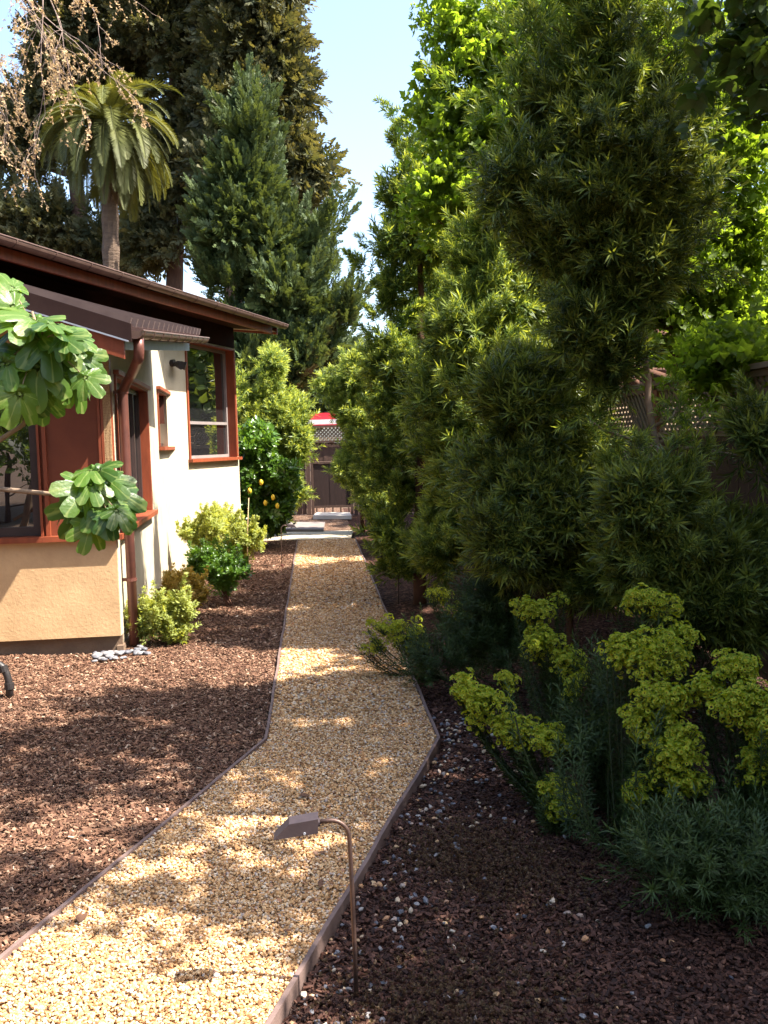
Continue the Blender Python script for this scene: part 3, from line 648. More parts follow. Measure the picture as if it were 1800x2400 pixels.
gutter(G0 + np.array([.045, -.04, -.005]), G1 + np.array([.045, .02, -.005]), .058, 10)
# high roof
H0p = P(-120, 510, 7.0); H1p = P(676, 764, 14.6); zE = 3.42
Ha = Kc + cn * .62 + cd * -7.5; Hb = Kc + cn * .62; 
sH = wall_pt(Hb, cd, 668); Hend = Hb + cd * sH
zE = zat(668, 762, Hb, cd, sH)
g = Geo(); up2 = np.array([*(-cn), .12]); e = 8
a0, a1 = xyz(Ha, zE - .02), xyz(Hend, zE - .02)
g.prism([a0, a1, a1 + up2 * 4.5, a0 + up2 * 4.5], (0, 0, .05)); hp('high_roof', g, M['roofmetal'])
g = Geo(); g.prism([a0 + up2 * .04 - [0, 0, .13], a1 + up2 * .04 - xyz(cd * .25, .13), a1 + up2 * .04 - xyz(cd * .25, .03), a0 + up2 * .04 - [0, 0, .03]], xyz(-cn * .04, 0)); hp('fascia', g, M['redwood'])
g = Geo(); b0 = a1 - xyz(cd * .03, 0); g.prism([b0 + up2 * .04 - [0, 0, .125], b0 + up2 * 4.4 - [0, 0, .125], b0 + up2 * 4.4 - [0, 0, .03], b0 + up2 * .04 - [0, 0, .03]], xyz(-cd * .04, 0)); hp('fascia', g, M['redwood'])
g = Geo(); c0 = xyz(Kc + cn * .575 + cd * (sEnd + .05), zE - .11 + .0); c1 = xyz(Hend - cn * .045 - cd * .08, zE - .11)
g.prism([c0, c1, c1 + up2 * 4.2, c0 + up2 * 4.2], (0, 0, .015)); hp('soffit', g, M['soffit'])['label'] = 'pale plywood soffit at the roof corner'
g = Geo(); c0 = xyz(Ha - cn * .045, zE - .11); c1 = xyz(Kc + cn * .575 + cd * (sEnd + .045), zE - .11)
g.prism([c0, c1, c1 + up2 * 2.5, c0 + up2 * 2.5], (0, 0, .015)); hp('soffit', g, M['darkwood'])
gutter(xyz(Ha + cn * .06, zE + .0), xyz(Hend + cn * .06 - cd * .0, zE + .0), .062, 18)
# downspout
g = Geo(); g0 = G0 + np.array([.045, .06, -.05]); bx_ = K0 + bd * .16 + bn * .075
zz = G0[2]
pts = [g0, g0 + [0, 0, -.09], g0 + [-.01, .02, -.14], xyz(bx_, zz - .26) + [.10, -.10, 0], xyz(bx_, zz - .30) + [.04, -.04, -.02], xyz(bx_, zz - .38), xyz(bx_, 1.2), xyz(bx_, .02)]
def smooth_path(pts, n=6):
    pts = [np.array(p, float) for p in pts]; out = [pts[0]]
    for i in range(1, len(pts) - 1):
        a_, b_, c_ = pts[i - 1], pts[i], pts[i + 1]; r = min(.06, np.linalg.norm(a_ - b_) * .45, np.linalg.norm(c_ - b_) * .45)
        s_, e_ = b_ + (a_ - b_) / np.linalg.norm(a_ - b_) * r, b_ + (c_ - b_) / np.linalg.norm(c_ - b_) * r
        for t in np.linspace(0, 1, n): out.append((1 - t) ** 2 * s_ + 2 * t * (1 - t) * b_ + t * t * e_)
    out.append(pts[-1]); return np.array(out)
g.tube(smooth_path(pts), .038, 14); ds = hp('downspout', g, M['pipe'], smooth=True)
for z in (2.05, .55):
    g = Geo(); g.tube([xyz(bx_, z - .012), xyz(bx_, z + .012)], .044, 14); g.box(xyz(bx_ - bn * .08, z - .012), xyz(bn * .07, 0), xyz(bd * .03, 0), (0, 0, .024)); hp('bracket', g, M['pipe'], ds)
g = Geo(); g.tube([xyz(bx_, zz - .40), xyz(bx_, zz - .37)], .043, 14); hp('collar', g, M['pipe'], ds)
# dark control-joint line on facet B beside the pipe
# flood light under the low roof
sl = wall_pt(Kc, cd, 409); zl = zat(409, 851, Kc, cd, sl); q = xyz(Kc + cd * sl, zl)
g = Geo(); g.tube([q, q + xyz(cn * .05, 0)], .045, 12); fl = hp('flood_light', g, M['blackmetal'])
for o_ in (-.05, .07):
    g = Geo(); a_ = q + xyz(cn * .05 + cd * o_ * .3, 0); b_ = q + xyz(cn * .17 + cd * o_, -.04); g.tube([a_, a_ + (b_ - a_) * .4, a_ + (b_ - a_) * .42, b_], [.018, .02, .04, .055], 12); hp('lamp_head', g, M['blackmetal'], fl)

# ================================================================== GATE, FENCES, OUTBUILDINGS
def lattice_panel(g, p0, p1, z0, z1, th=.012, step=.085, w=.032):
    d = p1 - p0; L = np.linalg.norm(d); d = d / L; n = np.array([-d[1], d[0]]); H = z1 - z0
    for sgn in (1, -1):
        s = -H
        while s < L + H:
            a_, za, b_, zb = s, z0, s + H, z1
            if sgn < 0: za, zb = z1, z0
            a2, b2 = max(a_, 0), min(b_, L)
            if b2 - a2 > .01:
                f = lambda t: za + (zb - za) * (t - a_) / H
                c0_, c1_ = xyz(p0 + d * a2 + n * .007 * sgn, f(a2)), xyz(p0 + d * b2 + n * .007 * sgn, f(b2))
                g.beam(c0_, c1_, w, th, up=xyz(n, 0))
            s += step
def boards(g, p0, p1, z0, z1, w=.14, th=.02, gap=.006, seed=1):
    r = random.Random(seed); d = p1 - p0; L = np.linalg.norm(d); d = d / L; n = np.array([-d[1], d[0]]); s = 0
    while s < L - .02:
        ww = min(w, L - s) - gap; g.box(xyz(p0 + d * s + n * r.uniform(0, .006), z0), xyz(d * ww, 0), xyz(n * th, 0), (0, 0, z1 - z0 + r.uniform(-.01, .005)), c=r.random()); s += w
def fence(name, label, p0, p1, ztop, span, matb='fencewood', postmat='fencered', zlat=.38, cap=True):
    p0, p1 = np.array(p0), np.array(p1); f = empty(name, (*p0, 0), 0, label, 'fence'); L = np.linalg.norm(p1 - p0); d = (p1 - p0) / L; n = max(1, round(L / span))
    def bp(nm, g, m): o = g.build(nm, m, None); o.parent = f; o.location = (-p0[0], -p0[1], 0); return o
    for i in range(n + 1):
        q = p0 + d * L * i / n; g = Geo(); nn = np.array([-d[1], d[0]]); g.box(xyz(q - d * .045 - nn * .055, -.08), xyz(d * .09, 0), xyz(nn * .09, 0), (0, 0, ztop + .05)); bp('post', g, M[postmat])
    for i in range(n):
        a_, b_ = p0 + d * (L * i / n + .05), p0 + d * (L * (i + 1) / n - .05)
        g = Geo(); boards(g, a_, b_, .02, ztop - zlat - .04, seed=i); bp('board_panel', g, M[matb])
        g = Geo(); lattice_panel(g, a_, b_, ztop - zlat, ztop - .045); bp('lattice', g, M['lattice'])
        for z in (.25, ztop - zlat - .04, ztop - .045): g = Geo(); g.box(xyz(a_, z), xyz(b_ - a_, 0), xyz(np.array([-d[1], d[0]]) * .032, 0), (0, 0, .04)); bp('rail', g, M['lattice'])
    if cap:
        g = Geo(); nn = np.array([-d[1], d[0]]); g.box(xyz(p0 - nn * .07, ztop), xyz(d * L, 0), xyz(nn * .14, 0), (0, 0, .035)); bp('cap_board', g, M['lattice'])
    return f
FX = lambda Y: 2.36 - .082 * (Y - 7)
fence('lattice_fence', 'weathered board fence with lattice top running behind the trees beside the path', (FX(1.2), 1.2), (FX(21.4), 21.4), 2.0, 2.3)
gY = 21.6; xg0, xg1 = P(728, 1100, gY)[0], P(826, 1100, gY)[0]
fence('lattice_fence', 'grey board fence with lattice at the end of the path, left of the gate', (-9, gY), (xg0 - .06, gY), 2.0, 2.2, postmat='fencewood')
fence('lattice_fence', 'short grey board fence with lattice, right of the gate at the path end', (xg1 + .06, gY), (FX(21.4) + .05, gY), 2.0, 2.2, postmat='fencewood')
gate = empty('garden_gate', (xg0, gY, 0), 0, 'dark wooden garden gate with lattice top at the end of the path', 'gate')
def gp(nm, g, m, p=None): o = g.build(nm, m, None); o.parent = p or gate; o.location = (-xg0, -gY, 0) if p is None else (0, 0, 0); return o
g = Geo(); boards(g, np.array([xg0 + .06, gY - .03]), np.array([xg1 - .06, gY - .03]), .2, 1.15, w=.12, gap=.001); gp('lower_panel', g, M['gatewood'])
g = Geo(); boards(g, np.array([xg0 + .06, gY]), np.array([xg1 - .06, gY]), 1.2, 1.62, w=.12, gap=.001, seed=5); gp('upper_panel', g, M['fencewood'])
g = Geo(); lattice_panel(g, np.array([xg0 + .06, gY]), np.array([xg1 - .06, gY]), 1.66, 1.96); gp('lattice', g, M['lattice'])
g = Geo()
for x in (xg0, xg1 - .06): g.box((x, gY - .05, 0), (.06, 0, 0), (0, .06, 0), (0, 0, 1.99))
for z in (.16, 1.15, 1.62, 1.96): g.box((xg0 + .061, gY - .052, z), (xg1 - xg0 - .122, 0, 0), (0, .03, 0), (0, 0, .045))
for i in range(5): g.box((xg0 + .1 + i * (xg1 - xg0 - .22) / 4, gY - .06, .03), (.03, 0, 0), (0, .03, 0), (0, 0, .13))
gp('frame', g, M['fencewood'])
g = Geo(); g.tube([(xg1 - .1, gY - .07, 1.0), (xg1 - .1, gY - .07, 1.1)], .012, 6); gp('handle', g, M['blackmetal'])
# red and white canopy behind the gate
cv = empty('red_canopy', (0, 24, 0), 0, 'red curved canopy with white band showing above the gate', 'canopy')
c0, c1 = P(705, 985, 24), P(835, 985, 24); zc_b = c0[2]; g = Geo(); n = 16
v = []; xs = np.linspace(c0[0], c1[0], n)
hgt = lambda u: .17 * (1 - (2 * u - 1) ** 4 * .8)
poly = [(x, 24, zc_b) for x in xs] + [(x, 24, zc_b + hgt(i / (n - 1))) for i, x in list(enumerate(xs))[::-1]]
g.prism(poly, (0, 1.6, 0)); o = g.build('canopy_top', M['red']); o.parent = cv; o.location = (0, -24, 0)
g = Geo(); g.box((c0[0] - .15, 23.75, zc_b - .12), (c1[0] - c0[0] + .3, 0, 0), (0, 1.9, 0), (0, 0, .118)); o = g.build('valance', M['white']); o.parent = cv; o.location = (0, -24, 0)
g = Geo(); g.box((c0[0] - .17, 23.73, zc_b - .17), (c1[0] - c0[0] + .34, 0, 0), (0, 1.94, 0), (0, 0, .049)); o = g.build('trim', M['red']); o.parent = cv; o.location = (0, -24, 0)
for x in (c0[0], c1[0] - .08):
    for y in (23.9, 25.3):
        g = Geo(); g.box((x, y, -.07), (.08, 0, 0), (0, .08, 0), (0, 0, zc_b - .1)); o = g.build('post', M['white']); o.parent = cv; o.location = (0, -24, 0)
# neighbour's house behind the right fence
nb = empty('neighbour_house', (6.0, 13, 0), 0, 'neighbour house with brown shingle roof behind the fence', 'house')
def nbp(nm, g, m): o = g.build(nm, m); o.parent = nb; o.location = (-6, -13, 0); return o
g = Geo(); g.box((5.8, 12, -.07), (7, 0, 0), (0, 9, 0), (0, 0, 2.67)); nbp('wall', g, M['plinth'])
g = Geo(); g.prism([(5.2, 11.5, 2.62), (13.4, 11.5, 2.62), (9.3, 11.5, 4.5)], (0, 10, 0))
for i in range(12):
    t = i / 12; g.beam((5.2 + 4.1 * t, 11.5, 2.64 + 1.88 * t), (5.2 + 4.1 * t, 21.5, 2.64 + 1.88 * t), .05, .03)
nbp('roof', g, M['shingle'])
g = Geo(); g.box((5.78, 14, 1.0), (.02, 0, 0), (0, 1.2, 0), (0, 0, 1.1)); nbp('window', g, M['glass'])

# ================================================================== SMALL GARDEN OBJECTS
def make_lamp():
    t = empty('path_lamp', (0, 0, 0)); g = Geo()
    pole = [(0, 0, 0), (0, 0, .2), (-.002, 0, .4), (-.004, 0, .485)] + [(-.004 - .05 * (1 - math.cos(a)), 0, .485 + .05 * math.sin(a)) for a in np.linspace(.2, math.pi / 2, 7)] + [(-.088, 0, .532)]
    g.tube(pole, .0062, 10); o = g.build('pole', M['lampmetal'], None, smooth=True); o.parent = t
    g = Geo(); g.prism([(-.086, -.028, .551), (-.165, -.028, .541), (-.208, -.028, .500), (-.088, -.028, .512)], (0, .056, 0)); g.tube([(-.082, 0, .532), (-.095, 0, .531)], .012, 10); h = g.build('lamp_head', M['lamphead'], None); h.parent = t
    g = Geo(); g.tube([(-.124, -.0275, .514), (-.124, -.031, .514)], .0035, 8); o = g.build('screw', M['flashing'], None); o.parent = h
    g = Geo(); g.tube([(0, 0, -.05), (0, 0, .018), (0, 0, .022)], [.022, .022, .012], 12); o = g.build('base_collar', M['pipe'], None); o.parent = t
    return t
lp = make_lamp()
def copy_tree(o, parent=None):
    c = o.copy(); COL.objects.link(c); c.parent = parent
    for ch in o.children: copy_tree(ch, c)
    return c
lamps = [(GR(836, 2362, -.05), 0.06, 'bronze path lamp with angled head standing closest to the viewer'),
         (GR(661, 1326), math.pi + .3, 'slim path lamp on the house side of the gravel path near its far end'),
         (GR(935, 1421, -.05), .1, 'dark path lamp post half hidden by shrubs on the tree side of the path')]
for i, (p, rz, lab) in enumerate(lamps):
    t = lp if i == 0 else copy_tree(lp)
    t.location = tuple(p); t.rotation_euler = (0, 0, rz); tag(t, lab, 'lamp', 'low path lamps along the gravel path')
lp.rotation_euler = (0, R(-.3), .06); lp.scale = (1.06,) * 3
# irrigation pipe at the left edge
pb_ = GR(24, 1632); pipe = empty('irrigation_pipe', pb_, 0, 'bent dark irrigation pipe rising from the mulch by the house', 'pipe')
g = Geo(); s = pb_[1] / FPX
pt = smooth_path([(0, 0, -.03), (-.006, 0, .12), (-.03, 0, .19), (-.20, .02, .30), (-.5, .05, .34)]); g.tube(pt, .024, 12); o = g.build('bent_tube', M['blackmetal'], None, True); o.parent = pipe
for q_ in ([(-.001, 0, .05), (-.003, 0, .09)], [(-.03, 0, .165), (-.04, 0, .205)]): g = Geo(); g.tube(q_, .031, 12); o = g.build('coupling', M['blackmetal'], None); o.parent = pipe
# bamboo stakes
for k_, (x, y, yt, dx, lab) in enumerate(((580, 1333, 1166, .03, 'tallest bamboo stake leaning beside the shrubs near the path lamp'), (492, 1296, 1183, -.02, 'bamboo stake standing against the cream wall behind the shrubs'), (515, 1312, 1228, -.03, 'short bamboo stake in the middle of the pale shrubs'))):
    b_ = GR(x, y); h = (y - yt) * b_[1] / FPX; g = Geo(); g.tube([(0, 0, -.03), (dx * .5, 0, h * .5), (dx * 1.6, 0.02, h)], [.007, .006, .005], 7)
    for q in (.3, .6, .85): g.tube([(dx * 1.3 * q, .01 * q, h * q - .004), (dx * 1.3 * q, .01 * q, h * q + .004)], .009, 7)
    o = g.build('bamboo_stake', M['bamboo'], None, True); o.location = tuple(b_); tag(o, lab, 'stake', 'bamboo stakes beside the shrubs')
# river stones under the downspout
pm = []
for i in range(3):
    g = Geo(); sph = unit(np.vstack([ICO, (ICO[ICF[:, 0]] + ICO[ICF[:, 1]] + ICO[ICF[:, 2]])])); 
    import bmesh
    bm = bmesh.new(); bmesh.ops.create_icosphere(bm, subdivisions=2, radius=1)
    for vv in bm.verts:
        vv.co.x *= 1.0; vv.co.y *= .68; vv.co.z *= .42; vv.co += Vector(rng.normal(size=3) * .03)
    me = bpy.data.meshes.new('river_stone'); bm.to_mesh(me); bm.free()
    at_ = me.attributes.new('c', 'FLOAT', 'POINT'); at_.data.foreach_set('value', np.full(len(me.vertices), [.15, .28, .38][i], np.float32))
    for p_ in me.polygons: p_.use_smooth = True
    me.materials.append(M['pebble']); pm.append(me)
for i in range(58):
    x = random.uniform(220, 345); y = random.uniform(1512, 1549) if x > 255 else random.uniform(1530, 1549)
    q = GR(x, y + (x - 280) * -.10)
    if q[1] > 7.42 and q[0] < house_line(np.array(q[1])) + .05: continue
    o = bpy.data.objects.new('river_stone', random.choice(pm)); COL.objects.link(o); s = random.uniform(.024, .045); o.scale = (s, s, s)
    o.location = (q[0], q[1], .016); o.rotation_euler = (random.uniform(-.2, .2), random.uniform(-.2, .2), random.uniform(0, 6.28))
    tag(o, 'smooth grey river stone in the pile at the foot of the downspout', 'stone', 'river stones under the downspout')

# ================================================================== TREES, LEFT BACKGROUND
DR = 34
def base_of(x, D, z=0): q = P(x, 1045, D); return np.array([q[0], D, -.07 + z])
def top_of(x, y, D): return P(x, y, D)
E_ = lambda L, D, depth=None: [ell(x, y, D + (depth[i] if depth else 0), rx, rz) for i, (x, y, rx, rz) in enumerate(L)]
def redwood(x, D, L, lab, n_sub, seed):
    e = E_(L, D)
    tree('redwood_tree', lab, 'tree', base_of(x, D), [P(x + 3, 500, D), P(x, 200, D), P(x - 4, -250, D)], .42, .12, e, DROOP, M['redwoodleaf'], M['trunk'], n_sub, 26, .62, .62,
         group='tall redwoods behind the house', n_limb=90, up=-.1, shell=.15, limb_r=.09, gap=-.85, shoots=150, sl=.8, sdir=(0, 0, -.1))
redwood(543, 34, [(575, 20, 65, 55), (632, 105, 42, 50), (655, 195, 36, 50), (625, 270, 55, 55), (665, 350, 45, 45), (712, 408, 38, 28), (560, 130, 60, 70), (560, 260, 70, 70), (640, 440, 70, 50), (600, -60, 90, 60), (560, 400, 60, 60)], 'tall redwood closest to the open sky with brown tipped boughs', 420, 1)
redwood(407, 36, [(400, 40, 70, 55), (350, 110, 60, 70), (450, 110, 55, 70), (425, 215, 62, 55), (470, 300, 60, 55), (400, 380, 60, 50), (480, 420, 60, 60), (420, 500, 80, 50), (380, 590, 90, 45), (470, 590, 70, 60), (430, -50, 120, 60), (500, 30, 40, 60)], 'redwood with dark bare trunk showing behind the palm', 420, 2)
redwood(180, 37, [(240, 50, 80, 55), (130, 100, 50, 60), (190, 190, 80, 60), (95, 265, 60, 45), (60, 340, 50, 35), (120, 420, 70, 35), (40, 450, 50, 28), (30, 520, 45, 22), (120, 530, 90, 35), (250, 590, 90, 40), (320, 420, 60, 60), (290, 290, 70, 60), (300, 160, 50, 60), (200, -60, 110, 60)], 'redwood at the left edge with drooping dark boughs', 400, 3)
# cypress-like conifer
tree('conifer_tree', 'dense dark green conifer with upswept sprays behind the house roof', 'tree', base_of(610, 26), [P(600, 600, 26), P(588, 235, 26)], .28, .03,
     E_([(587, 262, 18, 35), (592, 330, 42, 50), (600, 410, 75, 60), (625, 500, 95, 60), (655, 590, 110, 60), (660, 680, 130, 60), (670, 770, 135, 65), (665, 860, 120, 60), (530, 530, 60, 80), (520, 660, 80, 80), (540, 790, 70, 80), (600, 900, 140, 60), (745, 560, 30, 50), (770, 650, 30, 45), (790, 770, 28, 50), (780, 855, 45, 30)], 26),
     SPRAY, M['cedar'], M['trunk'], 1050, 26, .34, .42, n_limb=60, up=.55, shell=.3, limb_r=.05, outw=.9, shoots=420, sl=.95, gap=-.9, lob=5)
# distant trees in the gap
for (x, y, D, rx, rz, lab) in ((835, 850, 60, 60, 25, 'distant low round tree seen in the gap above the gate'), (690, 930, 45, 90, 60, 'dark tree mass behind the gate below the conifer'), (900, 900, 40, 80, 60, 'dark green tree beyond the fence to the right of the gate')):
    tree('background_tree', lab, 'tree', base_of(x, D), [P(x, y, D)], .2, .08, E_([(x, y, rx, rz), (x - rx * .5, y + 20, rx * .6, rz * .7), (x + rx * .5, y + 15, rx * .6, rz * .8)], D), MAPLE, M['cedar'], M['trunk'], 110, 30, .6, .5, n_limb=20)
# palms
def palm(x, yc, D, lab, nf, fl, seed, mat):
    r = np.random.default_rng(seed); c = P(x, yc, D); b = base_of(x + 8, D); t = empty('palm_tree', b, 0, lab, 'palm tree')
    g = Geo(); n = 26; u = np.linspace(0, 1, n)[:, None]; pts = b + (c - b) * u; rad = .24 - .03 * u[:, 0] + .03 * (np.arange(n) % 2); rad[-5:] += np.array([.03, .1, .16, .2, .16]); g.tube(pts, rad, 12); g.build('trunk', M['trunkpalm'], t)
    cg = Geo(); dg = Geo()
    for i in range(nf + 26):
        dead = i >= nf; el = r.uniform(-.7, 1.45) if not dead else r.uniform(-1.5, -.95); az = i * 2.399 + r.uniform(-.2, .2); L = fl * r.uniform(.85, 1.1) * (.8 if dead else 1)
        h = np.array([math.cos(az), math.sin(az), 0]); m = 22; p = c.copy(); a = el; P_ = [p.copy()]; A = []
        for j in range(m):
            a = max(a - (.055 + .035 * (1 - abs(a) / 1.6)) * (1.2 if el > .3 else .9), -1.5); A.append(a); p = p + (h * math.cos(a) + np.array([0, 0, math.sin(a)])) * L / m; P_.append(p.copy())
        P_ = np.array(P_); G_ = dg if dead else cg; cc = r.random(); G_.tube(P_, np.linspace(.035, .008, m + 1), 3, c=cc, cap=False)
        s = np.cross(h, [0, 0, 1.0]); V = []; F = []
        for j in range(4, m * 4):
            q = j / 4; i0 = int(q) if q < m else m - 1; w = q - i0; o = P_[i0] * (1 - w) + P_[min(i0 + 1, m)] * w; tg = P_[min(i0 + 1, m)] - P_[i0]; tg /= np.linalg.norm(tg) + 1e-9
            ll = .44 * math.sin(math.pi * min(1, (.12 + q / m * .88))) ** .6 * (.8 + .2 * r.random()) * (.6 if dead else 1)
            nn = np.cross(s, tg)
            for sg in (-1, 1):
                dd = tg * .75 + s * sg * .75 + nn * (.28 + r.uniform(-.12, .12)) + np.array([0, 0, -.15]); dd /= np.linalg.norm(dd); wd = np.cross(dd, nn); wd = wd / (np.linalg.norm(wd) + 1e-9) * .012
                k = len(V); V += [o, o + dd * ll * .5 + wd, o + dd * ll, o + dd * ll * .5 - wd]; F.append((k, k + 1, k + 2, k + 3))
        G_.add(V, np.array(F), c=np.clip(cc + r.uniform(-.15, .15), 0, 1))
    cg.build('crown', mat, t); dg.build('dry_fronds', M['palmdead'], t)
palm(255, 296, 27, 'sunlit palm with long arching fronds above the house roof', 100, 2.45, 4, M['palmleaf'])
None if True else palm(332, 365, 34, 'shaded palm partly hidden behind the sunlit palm', 50, 2.5, 6, M['podo_shade'])
# bare tree with tan seed clusters, upper left
bt = empty('bare_tree', (-7.6, 13, 0), 0, 'nearly bare tree with drooping twigs and tan seed clusters', 'tree')
g = Geo(); sg_ = []; r = random.Random(21)
def twig(p, d, L, rad, depth):
    n = 6; pts = [p]; q = p.copy(); dd = d.copy()
    for i in range(n):
        dd = unit(dd + np.array([r.uniform(-.22, .22), r.uniform(-.22, .22), r.uniform(-.2, .1) - .05])); q = q + dd * L / n; pts.append(q.copy())
        if depth > 0 and i > 0 and r.random() < .78:
            for _ in range(1):
                twig(q.copy(), unit(dd + np.array([r.uniform(-1, 1), r.uniform(-1, 1), r.uniform(-.8, .5)])), L * r.uniform(.35, .6), rad * .5, depth - 1)
        elif depth == 0 and r.random() < .5: sg_.append(q.copy())
    g.tube(pts, np.linspace(rad, rad * .4, n + 1), 3 if depth < 2 else 5, cap=False)
g.tube([(-7.6, 13, -.07), (-7.5, 13, 3), (-7.3, 13, 6), (-7.0, 13, 9.5)], [.2, .17, .13, .08], 8)
for (x0, y0, x1, y1) in ((-60, -60, 60, 150), (-40, -120, 140, 120), (-20, -150, 210, 60), (60, -160, 290, 30), (0, -80, 190, 230), (-80, -20, 50, 300), (60, -100, 230, 160), (-60, 60, 100, 300), (100, -60, 190, 300)):
    a_ = P(x0, y0, 13); b_ = P(x1, y1, 12.6); g.tube([(-7.1, 13, 8), (a_ + np.array([-7.1, 13, 8])) / 2 + [0, 0, .4], a_], [.06, .04, .028], 5, cap=False)
    twig(a_, unit(b_ - a_), np.linalg.norm(b_ - a_) * .82, .009, 3)
g.build('trunk', M['twig'], bt)
g = Geo(); sg_ = np.array(sg_); sg_ = sg_[rng.choice(len(sg_), min(1700, len(sg_)), replace=False)]
dm = ([], [], [])
for i in range(3): diamond(dm, np.zeros(3), unit(np.array([math.cos(i * 2.1), math.sin(i * 2.1), -.4])), np.array([0, 0, 1.0]), 1, .7)
g.inst(fin(dm), sg_, frames(rand_dirs(len(sg_))), rng.uniform(.018, .042, len(sg_)), rng.random(len(sg_))); g.build('seed_clusters', M['seed'], bt)

# ================================================================== SHRUBS BY THE GATE AND HOUSE
tree('fern_pine', 'rounded pale green fern pine left of the gate beside the house corner', 'tree', GR(612, 1248), [P(620, 1000, 16.6), P(632, 850, 16.6)], .05, .015,
     E_([(632, 850, 22, 38), (625, 930, 40, 50), (660, 985, 50, 45), (595, 990, 45, 55), (560, 930, 22, 50), (690, 1010, 28, 60), (650, 1070, 60, 60), (600, 1080, 50, 60), (670, 1140, 40, 60), (620, 1180, 55, 45)], 16.6),
     PODO_FAR, M['podo_light'], M['branch'], 420, 26, .15, .12, group='fern pines along the garden', n_limb=30, shoots=80, sl=.2, lob=5)
def lemons(t):
    g = Geo()
    for (x, y) in ((640, 1165), (622, 1178), (650, 1185), (585, 1150), (612, 1130)):
        o = Geo(); q = P(x, y, 14.55); o.tube([q + [0, 0, -.05], q + [0, 0, -.04], q + [0, 0, 0], q + [0, 0, .03], q + [0, 0, .042]], [.006, .022, .034, .022, .004], 10); o.build('lemon', M['lemon'], t, True)
tree('lemon_tree', 'glossy green lemon tree with yellow fruit at the house corner', 'tree', GR(600, 1285), [P(603, 1150, 15.0)], .035, .02,
     E_([(600, 1060, 45, 50), (580, 1120, 35, 60), (630, 1130, 50, 50), (650, 1195, 38, 40), (600, 1190, 50, 45), (575, 1160, 30, 40)], 15.0, None), OVAL, M['lemonleaf'], M['branch'], 260, 22, .13, .15, n_limb=16, extra=lemons, gap=-2, lob=5)
def shrub(x, y, D, L, lab, mat, n_sub, n_per=22, size=.075, r_sub=.07, name='garden_shrub'):
    b = base_of(x, D, .07); t = empty(name, b, 0, lab, 'shrub', 'shrubs in the bed along the house'); e = E_(L, D); g = Geo(); cg = Geo()
    sc = crown(cg, lobes(e, 6, .42, .05), OVAL, int(n_sub * 1.2), n_per - 6, r_sub * .8, size * .72, up=.7, shell=.1, gap=-1.6, shoots=int(n_sub * .7), sl=.17)
    for i in range(7):
        q = sc[rng.integers(len(sc))]; g.tube([b + [rng.uniform(-.04, .04), rng.uniform(-.04, .04), 0], (b + q) / 2 + rng.normal(size=3) * .02, q], [.009, .006, .003], 5, cap=False)
    limbs(g, [b, b + [0, 0, .5]], sc, .006, maxn=40, rmin=.003)
    g.build('stem', M['branch'], t); cg.build('foliage', mat, t)
shrub(383, 1500, 7.75, [(375, 1445, 45, 35), (345, 1470, 38, 28), (400, 1478, 42, 25), (425, 1440, 25, 30)], 'nearest low shrub with pale green leaves against the house wall', M['shrub'], 85)
shrub(430, 1440, 8.8, [(440, 1385, 40, 32), (410, 1395, 32, 28), (458, 1400, 30, 30)], 'low shrub with orange tinted leaves between two green shrubs', M['shrub_orange'], 60)
shrub(525, 1412, 9.6, [(500, 1330, 45, 30), (540, 1345, 45, 28), (470, 1340, 30, 25), (520, 1360, 35, 25)], 'dark green leafy shrub on a short stem in the mulch bed', M['lemonleaf'], 90, 20, .09, .09)
shrub(470, 1345, 11.6, [(455, 1270, 38, 45), (480, 1290, 40, 35), (500, 1240, 35, 35)], 'pale leafy shrub standing tall against the cream wall', M['shrub'], 100, 24, .09, .11)
shrub(560, 1330, 12.6, [(560, 1260, 45, 35), (530, 1240, 35, 35), (590, 1280, 32, 28), (545, 1290, 45, 30)], 'light green shrub farthest along the house beside the path lamp', M['shrub'], 110, 24, .09, .11)

# ================================================================== TREES ON THE RIGHT
fp = dict(group='fern pines along the garden')
tree('fern_pine', 'small pale fern pine just right of the gate', 'tree', GR(850, 1250, -.05), [P(840, 1000, 17), P(835, 890, 17)], .05, .015,
     E_([(775, 915, 22, 18), (840, 880, 40, 40), (860, 950, 45, 40), (815, 985, 38, 32), (835, 1030, 36, 36), (880, 1020, 50, 60), (850, 1095, 42, 40), (885, 1170, 45, 50), (815, 1085, 20, 22)], 17), PODO_FAR, M['podo_light'], M['branch'], 420, 24, .16, .12, n_limb=30, **fp, shoots=80, sl=.2, lob=5)
tree('fern_pine', 'tall fern pine whose branch tips reach over the path towards the sky', 'tree', GR(985, 1418, -.05), [P(985, 1000, 9.6), P(985, 700, 9.6), P(975, 420, 9.6)], .07, .015,
     E_([(958, 300, 26, 40), (975, 380, 40, 50), (985, 470, 60, 55), (985, 560, 70, 60), (900, 590, 42, 20), (868, 620, 24, 18), (960, 660, 80, 60), (905, 700, 38, 40), (930, 780, 68, 60), (900, 860, 40, 50), (950, 880, 80, 70), (940, 980, 72, 70), (930, 1080, 66, 60), (950, 1180, 66, 60), (930, 1260, 45, 40), (960, 1330, 60, 40)], 9.6), PODO_FAR, M['podo'], M['branch'], 760, 26, .13, .105, n_limb=50, **fp, shoots=240, sl=.26, gap=-.9, lob=6, lf=.38)
